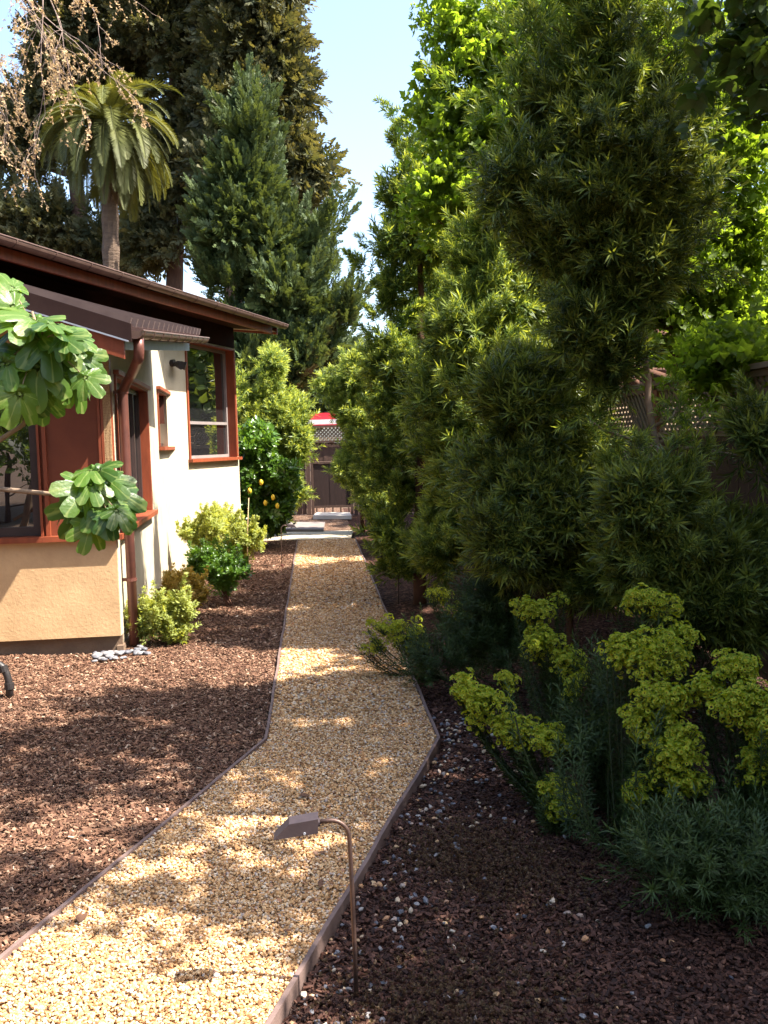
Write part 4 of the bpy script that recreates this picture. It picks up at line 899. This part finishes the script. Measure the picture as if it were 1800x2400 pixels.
tree('fern_pine', 'broad fern pine with yellow green top in the middle of the row', 'tree', GR(1180, 1512, -.05), [P(1175, 1000, 7.5), P(1165, 700, 7.5), P(1160, 560, 7.5)], .06, .012,
     E_([(1150, 560, 60, 50), (1180, 650, 90, 60), (1200, 730, 120, 70), (1110, 790, 80, 70), (1150, 880, 120, 80), (1060, 930, 55, 60), (1120, 1010, 120, 80), (1060, 1100, 80, 70), (1140, 1140, 130, 80), (1070, 1220, 90, 60), (1030, 1290, 60, 50), (1150, 1270, 130, 70)], 7.5), PODO, M['podo'], M['branch'], 740, 26, .13, .115, n_limb=50, **fp, shoots=280, sl=.28, gap=-.8, lob=6, lf=.38)
T1 = [P(1560, 1330, 5.3), P(1545, 1150, 5.3), P(1538, 1040, 5.3), P(1522, 960, 5.3), P(1510, 780, 5.3), P(1480, 500, 5.3), P(1450, 200, 5.3), P(1435, -60, 5.3)]
tree('fern_pine', 'large dark fern pine with bare pale lower trunk in front of the fence', 'tree', np.array([*T1[0][:2], -.06]), T1[1:], .030, .008,
     E_([(1438, 60, 14, 60), (1410, 180, 40, 40), (1500, 215, 30, 34), (1320, 280, 60, 40), (1400, 330, 105, 65), (1530, 350, 65, 60), (1245, 430, 80, 45), (1400, 450, 140, 75), (1525, 480, 95, 75), (1360, 560, 130, 75), (1480, 600, 125, 75), (1440, 700, 95, 60), (1370, 780, 70, 40), (1430, 850, 40, 22)], 5.3), PODO, M['podo_shade'], M['palebark'], 380, 26, .11, .105, n_limb=60, shell=.3, limb_r=.012, gap=-.7, **fp, shoots=200, sl=.36, lob=7, lf=.33)
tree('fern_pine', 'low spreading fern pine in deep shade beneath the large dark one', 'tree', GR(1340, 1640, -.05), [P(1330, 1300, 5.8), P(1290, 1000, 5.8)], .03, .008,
     E_([(1270, 900, 100, 55), (1220, 970, 90, 60), (1290, 1050, 110, 70), (1210, 1120, 110, 70), (1320, 1180, 150, 80), (1180, 1260, 110, 60), (1290, 1310, 150, 70), (1410, 1270, 110, 60), (1420, 1340, 120, 60), (1490, 1200, 80, 60), (1500, 1290, 90, 60)], 5.8), PODO, M['podo_shade'], M['branch'], 480, 26, .11, .11, n_limb=40, **fp, shoots=140, sl=.26, gap=-.8, lob=5)
tree('fern_pine', 'sparse fern pine in front of the fence at the right edge', 'tree', GR(1700, 1680, -.05), [P(1700, 1330, 4.9)], .025, .008,
     E_([(1540, 1190, 80, 40), (1560, 1300, 110, 55), (1680, 1340, 110, 50), (1620, 1390, 110, 50), (1760, 1400, 70, 60), (1790, 1010, 40, 30)], 4.9), PODO, M['podo_shade'], M['branch'], 260, 24, .11, .11, n_limb=40, **fp, shoots=90, sl=.26, gap=-1.5, lob=5)
for (x_, y_, h_, lab) in ((3.6, 19.5, 5.6, 'green tree beyond the fence near the end of the path'), (6.8, 22.5, 6.6, 'farther green tree beyond the fence behind the neighbour roof'), (5.2, 16.5, 4.6, 'low green tree beside the neighbour house beyond the fence')):
    tree('background_tree', lab, 'tree', np.array([x_, y_, -.07]), [np.array([x_, y_, h_ * .6])], .12, .06, [(np.array([x_ + rng.uniform(-.8, .8), y_ + rng.uniform(-.8, .8), h_ * q]), np.array([1.5, 1.5, h_ * .2])) for q in (.3, .45, .6, .75, .85)], MAPLE, M['hedge'], M['trunk'], 170, 16, .45, .28, n_limb=15, gap=-3)
for (x_, y_, h_, lab) in ((1.35, 10.3, 3.9, 'fern pine between the broad one and the tall one, close to the fence'), (1.15, 14.4, 4.2, 'fern pine behind the tall one towards the gate')):
    tree('fern_pine', lab, 'tree', np.array([x_, y_, -.06]), [np.array([x_, y_, h_ * .9])], .05, .01, [(np.array([x_ + rng.uniform(-.15, .15), y_ + rng.uniform(-.5, .5), h_ * q]), np.array([.6, .95, h_ * .13])) for q in (.2, .35, .5, .65, .78, .9)], PODO_FAR, M['podo'], M['branch'], 480, 24, .17, .13, n_limb=30, **fp)
# loose twigs round the bare part of the near trunk
tw = Geo(); tws = []
for (x0, y0, x1, y1, D) in ((1538, 1042, 1420, 1010, 5.2), (1538, 1045, 1450, 1080, 5.15), (1536, 1040, 1640, 990, 5.25), (1540, 1050, 1740, 1070, 5.1), (1530, 1000, 1590, 950, 5.3), (1541, 1110, 1600, 1150, 5.2)):
    a_ = P(x0, y0, 5.3); b_ = P(x1, y1, D); m_ = (a_ + b_) / 2 + rng.normal(size=3) * .03; tw.tube([a_, m_, b_, b_ + (b_ - m_) * .5 + [0, 0, .03]], [.011, .008, .006, .003], 6); tws += [m_, b_, b_ + (b_ - m_) * .4, b_ + rng.normal(size=3) * .08]
tws = np.array(tws); q_ = np.repeat(tws, 4, 0) + rng.normal(size=(len(tws) * 4, 3)) * .05; fo = Geo(); fo.inst(PODO[0], q_, frames(rand_dirs(len(q_)) + [0, 0, .3]), rng.uniform(.08, .11, len(q_)), rng.random(len(q_)))
up_ = Geo(); wl = [ell(*q) for q in ((1240, 200, 5.4, 90, 110), (1330, 120, 5.4, 90, 110), (1440, 90, 5.3, 80, 110), (1540, 150, 5.3, 70, 100), (1590, 280, 5.3, 50, 90), (1230, 330, 5.4, 70, 80), (1190, 470, 5.5, 60, 80), (1620, 420, 5.3, 40, 90))]
sc_ = crown(up_, wl, PODO, 46, 6, .08, .10, up=.5, shell=0, gap=-3, shoots=42, sl=.42)
tw2 = Geo(); limbs(tw2, [P(1522, 960, 5.3), P(1510, 780, 5.3), P(1480, 500, 5.3), P(1450, 200, 5.3), P(1437, 20, 5.3)], sc_, .010, maxn=70, rmin=.004)
nt_ = [o for o in bpy.data.objects if o.get('label', '').startswith('large dark fern pine')][0]
tw.build('low_branches', M['palebark'], nt_, True); tw2.build('upper_twigs', M['branch'], nt_); fo.build('low_sprigs', M['podo'], nt_); up_.build('upper_sprays', M['podo'], nt_)
# neighbour's bright broadleaf tree; rear crown lobes added to shade the path
tree('broadleaf_tree', 'bright green broadleaf tree arching over the fence', 'tree', np.array([2.75, 8.3, -.07]), [np.array([2.7, 8.3, 1.6]), np.array([2.5, 8.2, 2.8]), np.array([2.2, 8.1, 4.2]), np.array([2.0, 8.0, 5.3])], .11, .03,
     E_([(1060, 40, 70, 50), (1120, 110, 70, 60), (1010, 150, 26, 30), (1060, 195, 40, 22), (1200, 100, 110, 90), (1380, 60, 130, 80), (1560, 100, 120, 90), (1720, 140, 110, 100), (1500, 260, 140, 90), (1700, 330, 120, 110), (1100, 300, 90, 60), (1020, 280, 40, 30), (1180, 240, 90, 80), (1080, 420, 90, 60), (1220, 400, 100, 80), (1720, 520, 110, 90), (1620, 640, 120, 80), (1760, 700, 90, 90), (1640, 800, 90, 50), (1760, 850, 70, 50), (1580, 500, 100, 80), (1000, 480, 50, 40), (1500, 800, 110, 70), (1650, 860, 130, 50), (1400, 700, 120, 90), (1530, 660, 110, 80), (1700, 900, 80, 30), (1600, 900, 70, 26)], 8.0) + E_([(1720, 830, 90, 40), (1640, 860, 60, 26), (1780, 880, 50, 26)], 6.4) + [(np.array(c_), np.array([.9, .9, .6])) for c_ in ((3.1, 11, 5.0), (2.6, 14.6, 4.8))],
     MAPLE, M['maple'], M['branch'], 1700, 20, .19, .078, n_limb=130, up=-.15, shell=.1, limb_r=.05, gap=-2.1)
# overhanging tree at the upper right, trunk outside the frame; out-of-view crown lobes added for shade
tree('overhanging_tree', 'dark leafy branches hanging into the upper right corner', 'tree', np.array([3.6, 3.4, -.06]), [np.array([3.5, 3.4, 2.0]), np.array([3.2, 3.3, 3.6]), np.array([3.0, 3.1, 5.4])], .12, .04,
     E_([(1690, 15, 110, 45), (1590, 0, 70, 30), (1770, 60, 60, 55), (1750, 130, 50, 50), (1715, 190, 30, 40), (1780, 20, 60, 50)], 4.2) + [(np.array([3.3, 3.0, 4.8]), np.array([1.2, 1.1, .8])), (np.array([3.0, 4.0, 5.6]), np.array([1.3, 1.1, .7])), (np.array([3.6, 1.6, 4.2]), np.array([1.0, .9, .6])), (np.array([2.5, 2.7, 4.6]), np.array([.95, .8, .5])), (np.array([4.4, 2.6, 4.6]), np.array([1.2, 1.4, 1.0])), (np.array([4.1, 1.9, 4.1]), np.array([.9, .9, .8])), (np.array([4.7, 4.2, 5.0]), np.array([1.0, 1.2, .9])), (np.array([4.3, 5.9, 5.0]), np.array([1.1, 1.0, .8]))],
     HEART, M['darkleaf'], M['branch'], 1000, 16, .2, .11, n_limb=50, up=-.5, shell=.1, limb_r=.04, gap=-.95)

for (x_, y_, h_, r_, lab) in ((9.5, 2, 8.2, 2.4, 'added sky-blocking tree right of the viewer beyond the fence'), (9.8, 8.5, 8.0, 2.4, 'added sky-blocking tree beyond the fence behind the bright broadleaf tree'), (10, -5, 8, 2.6, 'added sky-blocking tree behind the viewer on the fence side'),  # trees added out of view to cut the sky light on the garden
        (1, -13, 11, 3.2, 'added sky-blocking tree behind the garden hedge, middle'), (-7, -15, 11, 3.4, 'added sky-blocking tree behind the garden hedge near the shed'), (-13, -3, 10, 3.2, 'added sky-blocking tree on the far side of the shed'), (-13, 4, 9, 2.8, 'added sky-blocking tree beside the house on the garden side')):
    tree('shade_tree', lab, 'tree', np.array([x_, y_, -.07]), [np.array([x_, y_, h_ * .6]), np.array([x_ + .2, y_, h_])], .22, .08, [(np.array([x_ + rng.uniform(-1, 1), y_ + rng.uniform(-1, 1), h_ * q]), np.array([r_, r_, h_ * .17])) for q in (.35, .5, .65, .8, .9)], MAPLE, M['hedge'], M['trunk'], 260, 18, .6, .42, n_limb=15, gap=-3)
# ================================================================== SPURGES, SEDUM
def T_cup():
    V = [(0, 0, 0)]; n = 7; F = []
    for i in range(n): a = i * 2 * math.pi / n; V.append((math.cos(a), math.sin(a), .45))
    for i in range(n): a = i * 2 * math.pi / n; V.append((.38 * math.cos(a), .38 * math.sin(a), .10))
    for i in range(n):
        j = (i + 1) % n; F.append((1 + i, 1 + j, 1 + n + j, 1 + n + i)); F.append((0, 1 + n + i, 1 + n + j, 1 + n + j))
    F = [f for f in F]; k = [1.0] + [0.0] * n + [.9] * n
    return (np.array(V, float), np.array(F), np.array(k))
_v, _f, _k = T_cup(); CUP = (_v, np.array([f for f in _f if len(set(f)) == 4]), _k)
LEAFY = [T_sprig(26, .36, .036, 1.0, 1.35, random.Random(i + 40), True, .35) for i in range(2)]
def spurge(base, heads, lab, stems_extra=6):
    t = empty('spurge', base, 0, lab, 'spurge plant', 'flowering spurge plants under the trees'); st = Geo(); lf = Geo(); br = Geo(); base = np.asarray(base, float)
    for (x, y, D, rx, rz) in heads:
        c, rd = ell(x, y, D, rx * 1.12, rz * 1.12); n = int(520 * rx * rz * (D / FPX) ** 2 / .010) if False else int(max(60, 2.4 * rx * rz * math.pi / (13 * 13) * 4.4))
        d = rand_dirs(n); d[:, 2] = np.abs(d[:, 2]) * np.where(rng.random(n) < .75, 1, -1)
        nu = max(5, int(rx * rz / 90)); ud = rand_dirs(nu); ud[:, 2] = np.abs(ud[:, 2]) * np.where(rng.random(nu) < .7, 1, -1); uc = ud * rng.uniform(.2, .85, (nu, 1)) * rd
        rad = rng.uniform(.72, 1.03, n); lump = 1 + .16 * np.sin(d[:, 0] * 7 + x) * np.sin(d[:, 1] * 6 + y) * 1.0 + .1 * np.sin(d[:, 2] * 11)
        p = c + d * (rad * lump)[:, None] * rd; wu = rng.integers(0, nu, n); rs = rng.uniform(.026, .046, nu); p = c + uc[wu] + d * (rad * rs[wu])[:, None]; F = frames(d + np.array([0, -.15, .45]) + rng.normal(size=(n, 3)) * .3)
        br.inst(CUP, p, F, rng.uniform(.0066, .0122, n), np.clip(rng.normal(.5, .25, n), 0, 1))
        for j in range(0, n, 3): st.tube([c + (p[j] - c) * .15 - [0, 0, rd[2] * .3], p[j]], [.0012, .0008], 3, cap=False)
        for q in range(max(3, int(rx / 12))):
            a = base + np.array([rng.uniform(-.08, .08), rng.uniform(-.08, .08), 0]); e = c + np.array([rng.uniform(-.6, .6) * rd[0], rng.uniform(-.6, .6) * rd[1], -rd[2] * .5]); mid = (a + e) / 2 + np.array([(e - a)[0] * .25, (e - a)[1] * .25, -.08])
            u = np.linspace(0, 1, 9)[:, None]; pts = (1 - u) ** 2 * a + 2 * u * (1 - u) * mid + u * u * e; st.tube(pts, np.linspace(.005, .003, 9), 5, cap=False)
            for w in np.linspace(.12, 1, 13):
                i0 = int(w * 7.99); pp = pts[min(i0, 8)]; dv = unit((pts[min(i0 + 1, 8)] - pts[max(i0 - 1, 0)])[None])
                lf.inst(LEAFY[q % 2], pp[None], frames(dv), np.array([.14]), np.array([rng.random()]))
    for q in range(stems_extra):
        a = base + np.array([rng.uniform(-.1, .1), rng.uniform(-.1, .1), 0]); an_ = rng.uniform(0, 6.28); e = base + np.array([math.cos(an_) * .28, math.sin(an_) * .28, rng.uniform(.2, .5)]); u = np.linspace(0, 1, 8)[:, None]; mid = (a + e) / 2 + (e - a) * np.array([.3, .3, -.3])
        pts = (1 - u) ** 2 * a + 2 * u * (1 - u) * mid + u * u * e; st.tube(pts, .004, 5, cap=False)
        for w in range(2, 8): lf.inst(LEAFY[q % 2], pts[w][None], frames(unit((pts[w] - pts[w - 1])[None])), np.array([.15]), np.array([rng.random()]))
    st.build('stem', M['stem'], t); lf.build('foliage', M['euphleaf'], t); br.build('flower_heads', M['euphbract'], t)
spurge(GR(1060, 1600, -.05), [(905, 1478, 6.4, 55, 32), (960, 1488, 6.4, 62, 42), (880, 1520, 6.4, 36, 28)], 'spurge with green heads leaning over the path edge', 8)
spurge(GR(1150, 1560, -.05), [(1035, 1405, 6.9, 30, 26), (1065, 1430, 6.8, 32, 30), (1010, 1395, 7.0, 22, 18)], 'small spurge behind the one that leans over the path', 8)
spurge(GR(1330, 1760, -.05), [(1250, 1440, 4.9, 60, 48), (1262, 1510, 4.8, 68, 45), (1330, 1560, 4.7, 50, 50), (1310, 1410, 5.0, 18, 14), (1345, 1610, 4.6, 34, 36)], 'upright spurge in the middle with a long falling flower head', 8)
spurge(GR(1370, 1960, -.05), [(1090, 1620, 4.3, 42, 45), (1135, 1660, 4.2, 60, 52), (1190, 1600, 4.3, 28, 30), (1210, 1720, 4.1, 62, 45), (1290, 1740, 4.0, 48, 38), (1300, 1860, 3.9, 50, 42), (1320, 1905, 3.85, 40, 34)], 'spurge whose heads cascade down to the left over the bark', 8)
spurge(GR(1470, 2000, -.05), [(1525, 1425, 3.9, 62, 42), (1460, 1530, 3.75, 50, 50), (1530, 1540, 3.7, 90, 62), (1590, 1500, 3.8, 45, 45), (1560, 1650, 3.55, 80, 55), (1580, 1760, 3.45, 85, 62), (1600, 1840, 3.4, 65, 50), (1500, 1700, 3.55, 40, 50), (1490, 1870, 3.45, 26, 50)], 'largest spurge with a tall stacked column of yellow green heads', 10)
spurge(GR(1800, 2040, -.05), [(1720, 1570, 3.5, 60, 40), (1660, 1620, 3.5, 40, 45), (1740, 1660, 3.35, 75, 60), (1800, 1700, 3.3, 60, 80), (1780, 1800, 3.3, 55, 50)], 'spurge with yellow heads cut off by the right edge', 10)
# silvery narrow-leaved shrub lit by the sun
def leafy_plant(x, D, L, lab, n, mat='euphleaf'):
    b = base_of(x, D); t = empty('narrow_leaved_shrub', b, 0, lab, 'shrub', 'dark narrow leaved shrubs under the trees'); g = Geo(); c = Geo(); e = E_(L, D)
    sc = crown(c, e, LEAFY, n, 6, .06, .13, up=.6, shell=.1, gap=-2); limbs(g, [b, b + [0, 0, .3]], sc, .006, maxn=40, rmin=.003); g.build('stem', M['stem'], t); c.build('foliage', M[mat], t)
leafy_plant(1170, 6.0, [(1160, 1395, 80, 40), (1200, 1370, 60, 30), (1130, 1460, 80, 50), (1080, 1520, 60, 50), (1180, 1500, 70, 60), (1020, 1560, 50, 40)], 'blue green narrow leaved shrub catching the sun between spurges', 190)
leafy_plant(1400, 4.1, [(1390, 1760, 40, 60), (1410, 1850, 40, 60), (1390, 1960, 40, 60), (1420, 1640, 30, 50), (1560, 1950, 70, 40)], 'dark narrow leaved shrub between the two largest spurges', 120)
leafy_plant(1700, 3.1, [(1570, 2030, 50, 26), (1660, 2040, 60, 36), (1760, 2020, 60, 40), (1710, 2100, 70, 36), (1790, 2130, 60, 40)], 'shaded bushy shrub with pale shoots at the lower right edge', 210)
leafy_plant(1620, 5.0, [(1560, 1420, 80, 50), (1660, 1440, 90, 60), (1600, 1500, 90, 50), (1740, 1480, 80, 60)], 'low dark shrub filling the bed in front of the fence at right', 200)
# fallen leaves
lfm = pmat('dry_leaf', (.16, .08, .045), (.09, .045, .028), scale=30, rough=.8, bdist=.0005)
for i in range(16):
    g = Geo(); tv, tf, tk = T_broad(random.choice(['oval', 'heart']), random.uniform(.2, .5)); g.add(tv * random.uniform(.03, .055), tf); o = g.build('fallen_leaf', lfm, None, True)
    y_ = [3.15, 3.0, 3.6, 4.2, 4.6, 5.2, 5.9, 6.8, 3.3, 3.9][i] if i < 10 else random.uniform(3, 7); a_, b_ = path_x(np.array(y_)); x_ = a_ + (b_ - a_) * random.uniform(.1, .9) if i < 10 else a_ - random.uniform(.1, .8)
    o.location = (float(x_), y_, .03); o.rotation_euler = (R(90) + random.uniform(-.3, .3), random.uniform(-.3, .3), random.uniform(0, 6.28))
    tag(o, 'small dry brown leaf fallen on the gravel path' if i < 10 else 'small dry brown leaf lying on the bark beside the path', 'leaf', 'fallen leaves on the path' if i < 10 else 'fallen leaves on the bark')
# sedum ground cover
g = Geo(); n = 5200
cxs = [GR(1130, 2040, -.05), GR(1230, 2080, -.05), GR(1050, 2000, -.05), GR(1150, 2380, -.05), GR(950, 2400, -.05)]; ps = []
for i in range(n):
    c = cxs[rng.integers(len(cxs))]; ps.append([c[0] + rng.normal() * .16, c[1] + rng.normal() * .16, -.026 + abs(rng.normal()) * .02])
ps = np.array(ps); k = ps[:, 0] > path_x(ps[:, 1])[1] + .05; ps = ps[k]
g.inst(T_sprig(9, .8, .45, .3, 1.2, random.Random(2)), ps, frames(rng.normal(size=(len(ps), 3)) * .4 + [0, 0, 1]), rng.uniform(.008, .017, len(ps)), rng.random(len(ps)))
tag(g.build('sedum', M['sedum']), 'dark red sedum ground cover creeping over the shaded bed', 'ground cover', kind='stuff')

# ================================================================== FIG
def figmat():
    m, t, out = newmat('fig_leaf'); a = N(t, 'ShaderNodeAttribute'); a.attribute_name = 'c'; k = N(t, 'ShaderNodeAttribute'); k.attribute_name = 'k'
    col = ramp(t, a.outputs['Fac'], [(0, (.028, .075, .012)), (1, (.10, .185, .024))])
    mx = N(t, 'ShaderNodeMix', data_type='RGBA'); rk = ramp(t, k.outputs['Fac'], [(.55, (0, 0, 0)), (1, (.6, .6, .6))]); t.links.new(rk, mx.inputs[0]); t.links.new(col, mx.inputs[6]); mx.inputs[7].default_value = (.30, .36, .12, 1)
    b = t.nodes.new('ShaderNodeBsdfPrincipled'); b.inputs['Roughness'].default_value = .38; t.links.new(mx.outputs[2], b.inputs['Base Color'])
    t.links.new(bump(t, noise(t, 45, 3), .003), b.inputs['Normal'])
    tr = t.nodes.new('ShaderNodeBsdfTranslucent'); h = N(t, 'ShaderNodeMix', data_type='RGBA', blend_type='MULTIPLY'); h.inputs[0].default_value = 1; t.links.new(mx.outputs[2], h.inputs[6]); h.inputs[7].default_value = (2.6, 2.4, .8, 1); t.links.new(h.outputs[2], tr.inputs[0])
    ms = t.nodes.new('ShaderNodeMixShader'); ms.inputs[0].default_value = .4; t.links.new(b.outputs[0], ms.inputs[1]); t.links.new(tr.outputs[0], ms.inputs[2]); t.links.new(ms.outputs[0], out.inputs[0]); return m
M['fig'] = figmat()
def T_fig(seed):                                             # three to five rounded lobes, ribs paler
    r = random.Random(seed); n = 80; rings = 7; lobes = [(0, 1.0), (.80, .90), (-.80, .90), (1.65, .66), (-1.65, .66)]; V = [(0, 0, 0)]; K = [1.0]; F = []
    for j in range(1, rings + 1):
        u = j / rings
        for i in range(n):
            th = -math.pi + 2 * math.pi * i / n; rad = .56 if abs(th) < 1.7 else .3
            for a, l in lobes: rad = max(rad, l * math.exp(-((th - a) / .44) ** 4))
            if abs(th) > 2.5: rad = .24
            rad *= (1 + .025 * math.sin(th * 23 + seed)); da = min(abs(th - a) for a, l in lobes)
            x, z = math.sin(th) * rad * u, math.cos(th) * rad * u
            ylift = .16 * (1 - math.exp(-(da * u * 2.2) ** 2)) - .30 * u * u * rad + .03 * math.sin(th * 5 + seed) * u
            V.append((x, ylift, z)); side = abs(math.sin(u * rad * 26 + da * 6)) > .93 and da < .42
            K.append(1.0 if da < .045 else (.72 if side else 0))
    for i in range(n): F.append((0, 1 + i, 1 + (i + 1) % n, 1 + (i + 1) % n))
    Q = [(1 + (j - 1) * n + i, 1 + (j - 1) * n + (i + 1) % n, 1 + j * n + (i + 1) % n, 1 + j * n + i) for j in range(1, rings) for i in range(n)]
    V[0] = (0, 0, 0)
    return np.array(V, float), Q, [(0, 1 + i, 1 + (i + 1) % n) for i in range(n)], np.array(K)
fig = empty('fig_tree', (-3.3, 5.0, 0), 0, 'fig tree with large lobed leaves reaching in from the left', 'tree')
st = Geo(); lf = Geo()
st.tube([(-3.3, 5.0, -.07), (-3.2, 5.0, .5), (-3.05, 5.0, 1.0), (-2.9, 5.1, 1.5)], [.05, .042, .036, .03], 9)
br1 = [np.array([-3.05, 5.0, 1.0]), P(-30, 1050, 5.0), P(55, 995, 5.0), P(92, 920, 5.0), P(98, 800, 5.0), P(75, 730, 5.0)]
br2 = [np.array([-3.2, 5.0, .9]), P(-60, 1140, 5.0), P(60, 1152, 5.0), P(145, 1160, 5.0), P(205, 1150, 4.95), P(215, 1135, 4.95)]
br3 = [np.array([-2.9, 5.1, 1.5]), P(-40, 850, 5.1), P(-5, 730, 5.1), P(10, 680, 5.1)]
for b_ in (br1, br2, br3): st.tube(b_, np.linspace(.016, .007, len(b_)), 8)
up_leaves = [(10, 672, 60), (45, 735, 80), (8, 760, 85), (95, 755, 70), (140, 770, 75), (185, 790, 75), (60, 800, 90), (120, 830, 95), (175, 850, 90), (215, 850, 70), (30, 870, 95), (85, 900, 95), (150, 905, 80), (190, 915, 80), (215, 900, 55), (10, 935, 85), (55, 950, 75), (100, 960, 65), (20, 820, 85), (160, 800, 60), (0, 700, 70), (125, 760, 60), (-20, 890, 90), (70, 850, 70)]
lo_leaves = [(200, 1110, 60), (165, 1125, 70), (245, 1105, 55), (270, 1135, 65), (230, 1150, 60), (185, 1165, 80), (150, 1185, 75), (215, 1190, 85), (285, 1185, 80), (250, 1215, 75), (175, 1220, 85), (225, 1235, 85), (205, 1260, 60), (300, 1215, 60)]
FT = [T_fig(s) for s in range(4)]
up_leaves += [(x + random.uniform(-22, 22), y + random.uniform(-22, 22), s * random.uniform(.7, 1)) for x, y, s in up_leaves if random.random() < .6]
lo_leaves += [(x + random.uniform(-16, 16), y + random.uniform(-10, 16), s * random.uniform(.7, 1)) for x, y, s in lo_leaves if random.random() < .5]
for lst, tip in ((up_leaves, P(90, 800, 5.0)), (lo_leaves, P(215, 1145, 4.95))):
    for (x, y, s) in lst:
        c = P(x, y, 5.0 + random.uniform(-.18, .12)); T = FT[random.randrange(4)]
        out_ = c - tip; d = unit(out_ + np.array([random.uniform(-.05, .05), random.uniform(-.12, 0), -.10])); L = s * 5.0 / FPX * 1.12
        nrm = unit(np.array([.3 + random.uniform(-.6, .6), -.6 + random.uniform(-.5, .4), .8 + random.uniform(-.3, .2)])); xx = unit(np.cross(nrm, d)); yy = np.cross(d, xx)
        Mx = np.stack([xx, yy, d], 1); b_ = c - d * L * .45; V = T[0] * L @ Mx.T + b_; lf.add(V, T[1] + T[2], c=random.random(), k=T[3])
        st.tube([tip + (b_ - tip) * .25, (tip + b_) / 2 + [0, 0, .02], b_], [.0035, .003, .0025], 5, cap=False)
st.build('trunk', M['palebark'], fig, True); lf.build('crown', M['fig'], fig, True)

# ================================================================== WHAT THE BIG WINDOW REFLECTS (behind the viewer)
sh = empty('garden_shed', (-8.4, -6, 0), 0, 'wooden shed with orange braced doors reflected in the big window', 'shed')
def shp(nm, g, m): o = g.build(nm, m); o.parent = sh; o.location = (8.4, 6, 0); return o
g = Geo(); g.box((-10.4, -8, -.07), (3.6, 0, 0), (0, 1.95, 0), (0, 0, 2.5)); shp('wall', g, M['fencewood'])
for x in (-10.1, -8.5):
    g = Geo(); g.box((x, -6.04, .1), (1.5, 0, 0), (0, .05, 0), (0, 0, 2.1)); shp('door', g, M['orangewood'])
    g = Geo(); g.beam((x + .05, -5.97, .15), (x + 1.45, -5.97, 2.1), .03, .09, up=(0, 1, 0)); g.beam((x + .05, -5.975, 1.1), (x + 1.45, -5.975, 1.1), .03, .08, up=(0, 1, 0)); shp('brace', g, M['gatewood'])
g = Geo(); g.prism([(-10.7, -8.3, 2.44), (-6.5, -8.3, 2.44), (-8.6, -8.3, 3.4)], (0, 2.8, 0)); shp('roof', g, M['shingle'])
tree('shade_tree', 'thick trunked tree reflected in the big window', 'tree', np.array([-6.3, -2.2, -.07]), [np.array([-6.2, -2.2, 2.5]), np.array([-6.0, -2.3, 4.5])], .26, .12, [(np.array([-6, -2.3, 5.6]), np.array([2, 2, 1.2]))], MAPLE, M['hedge'], M['trunk'], 110, 12, .35, .18, n_limb=15)
tree('hedge', 'loose green hedge of the garden reflected in the windows', 'hedge', np.array([-5, -9, -.07]), [np.array([-5, -9, 1.5])], .06, .03, [(np.array([x, -9 + random.uniform(-.6, .6), random.uniform(.8, 2.6)]), np.array([1.3, .8, 1.2])) for x in np.arange(-14, 4, 1.3)], MAPLE, M['hedge'], M['branch'], 420, 14, .4, .2, n_limb=10)
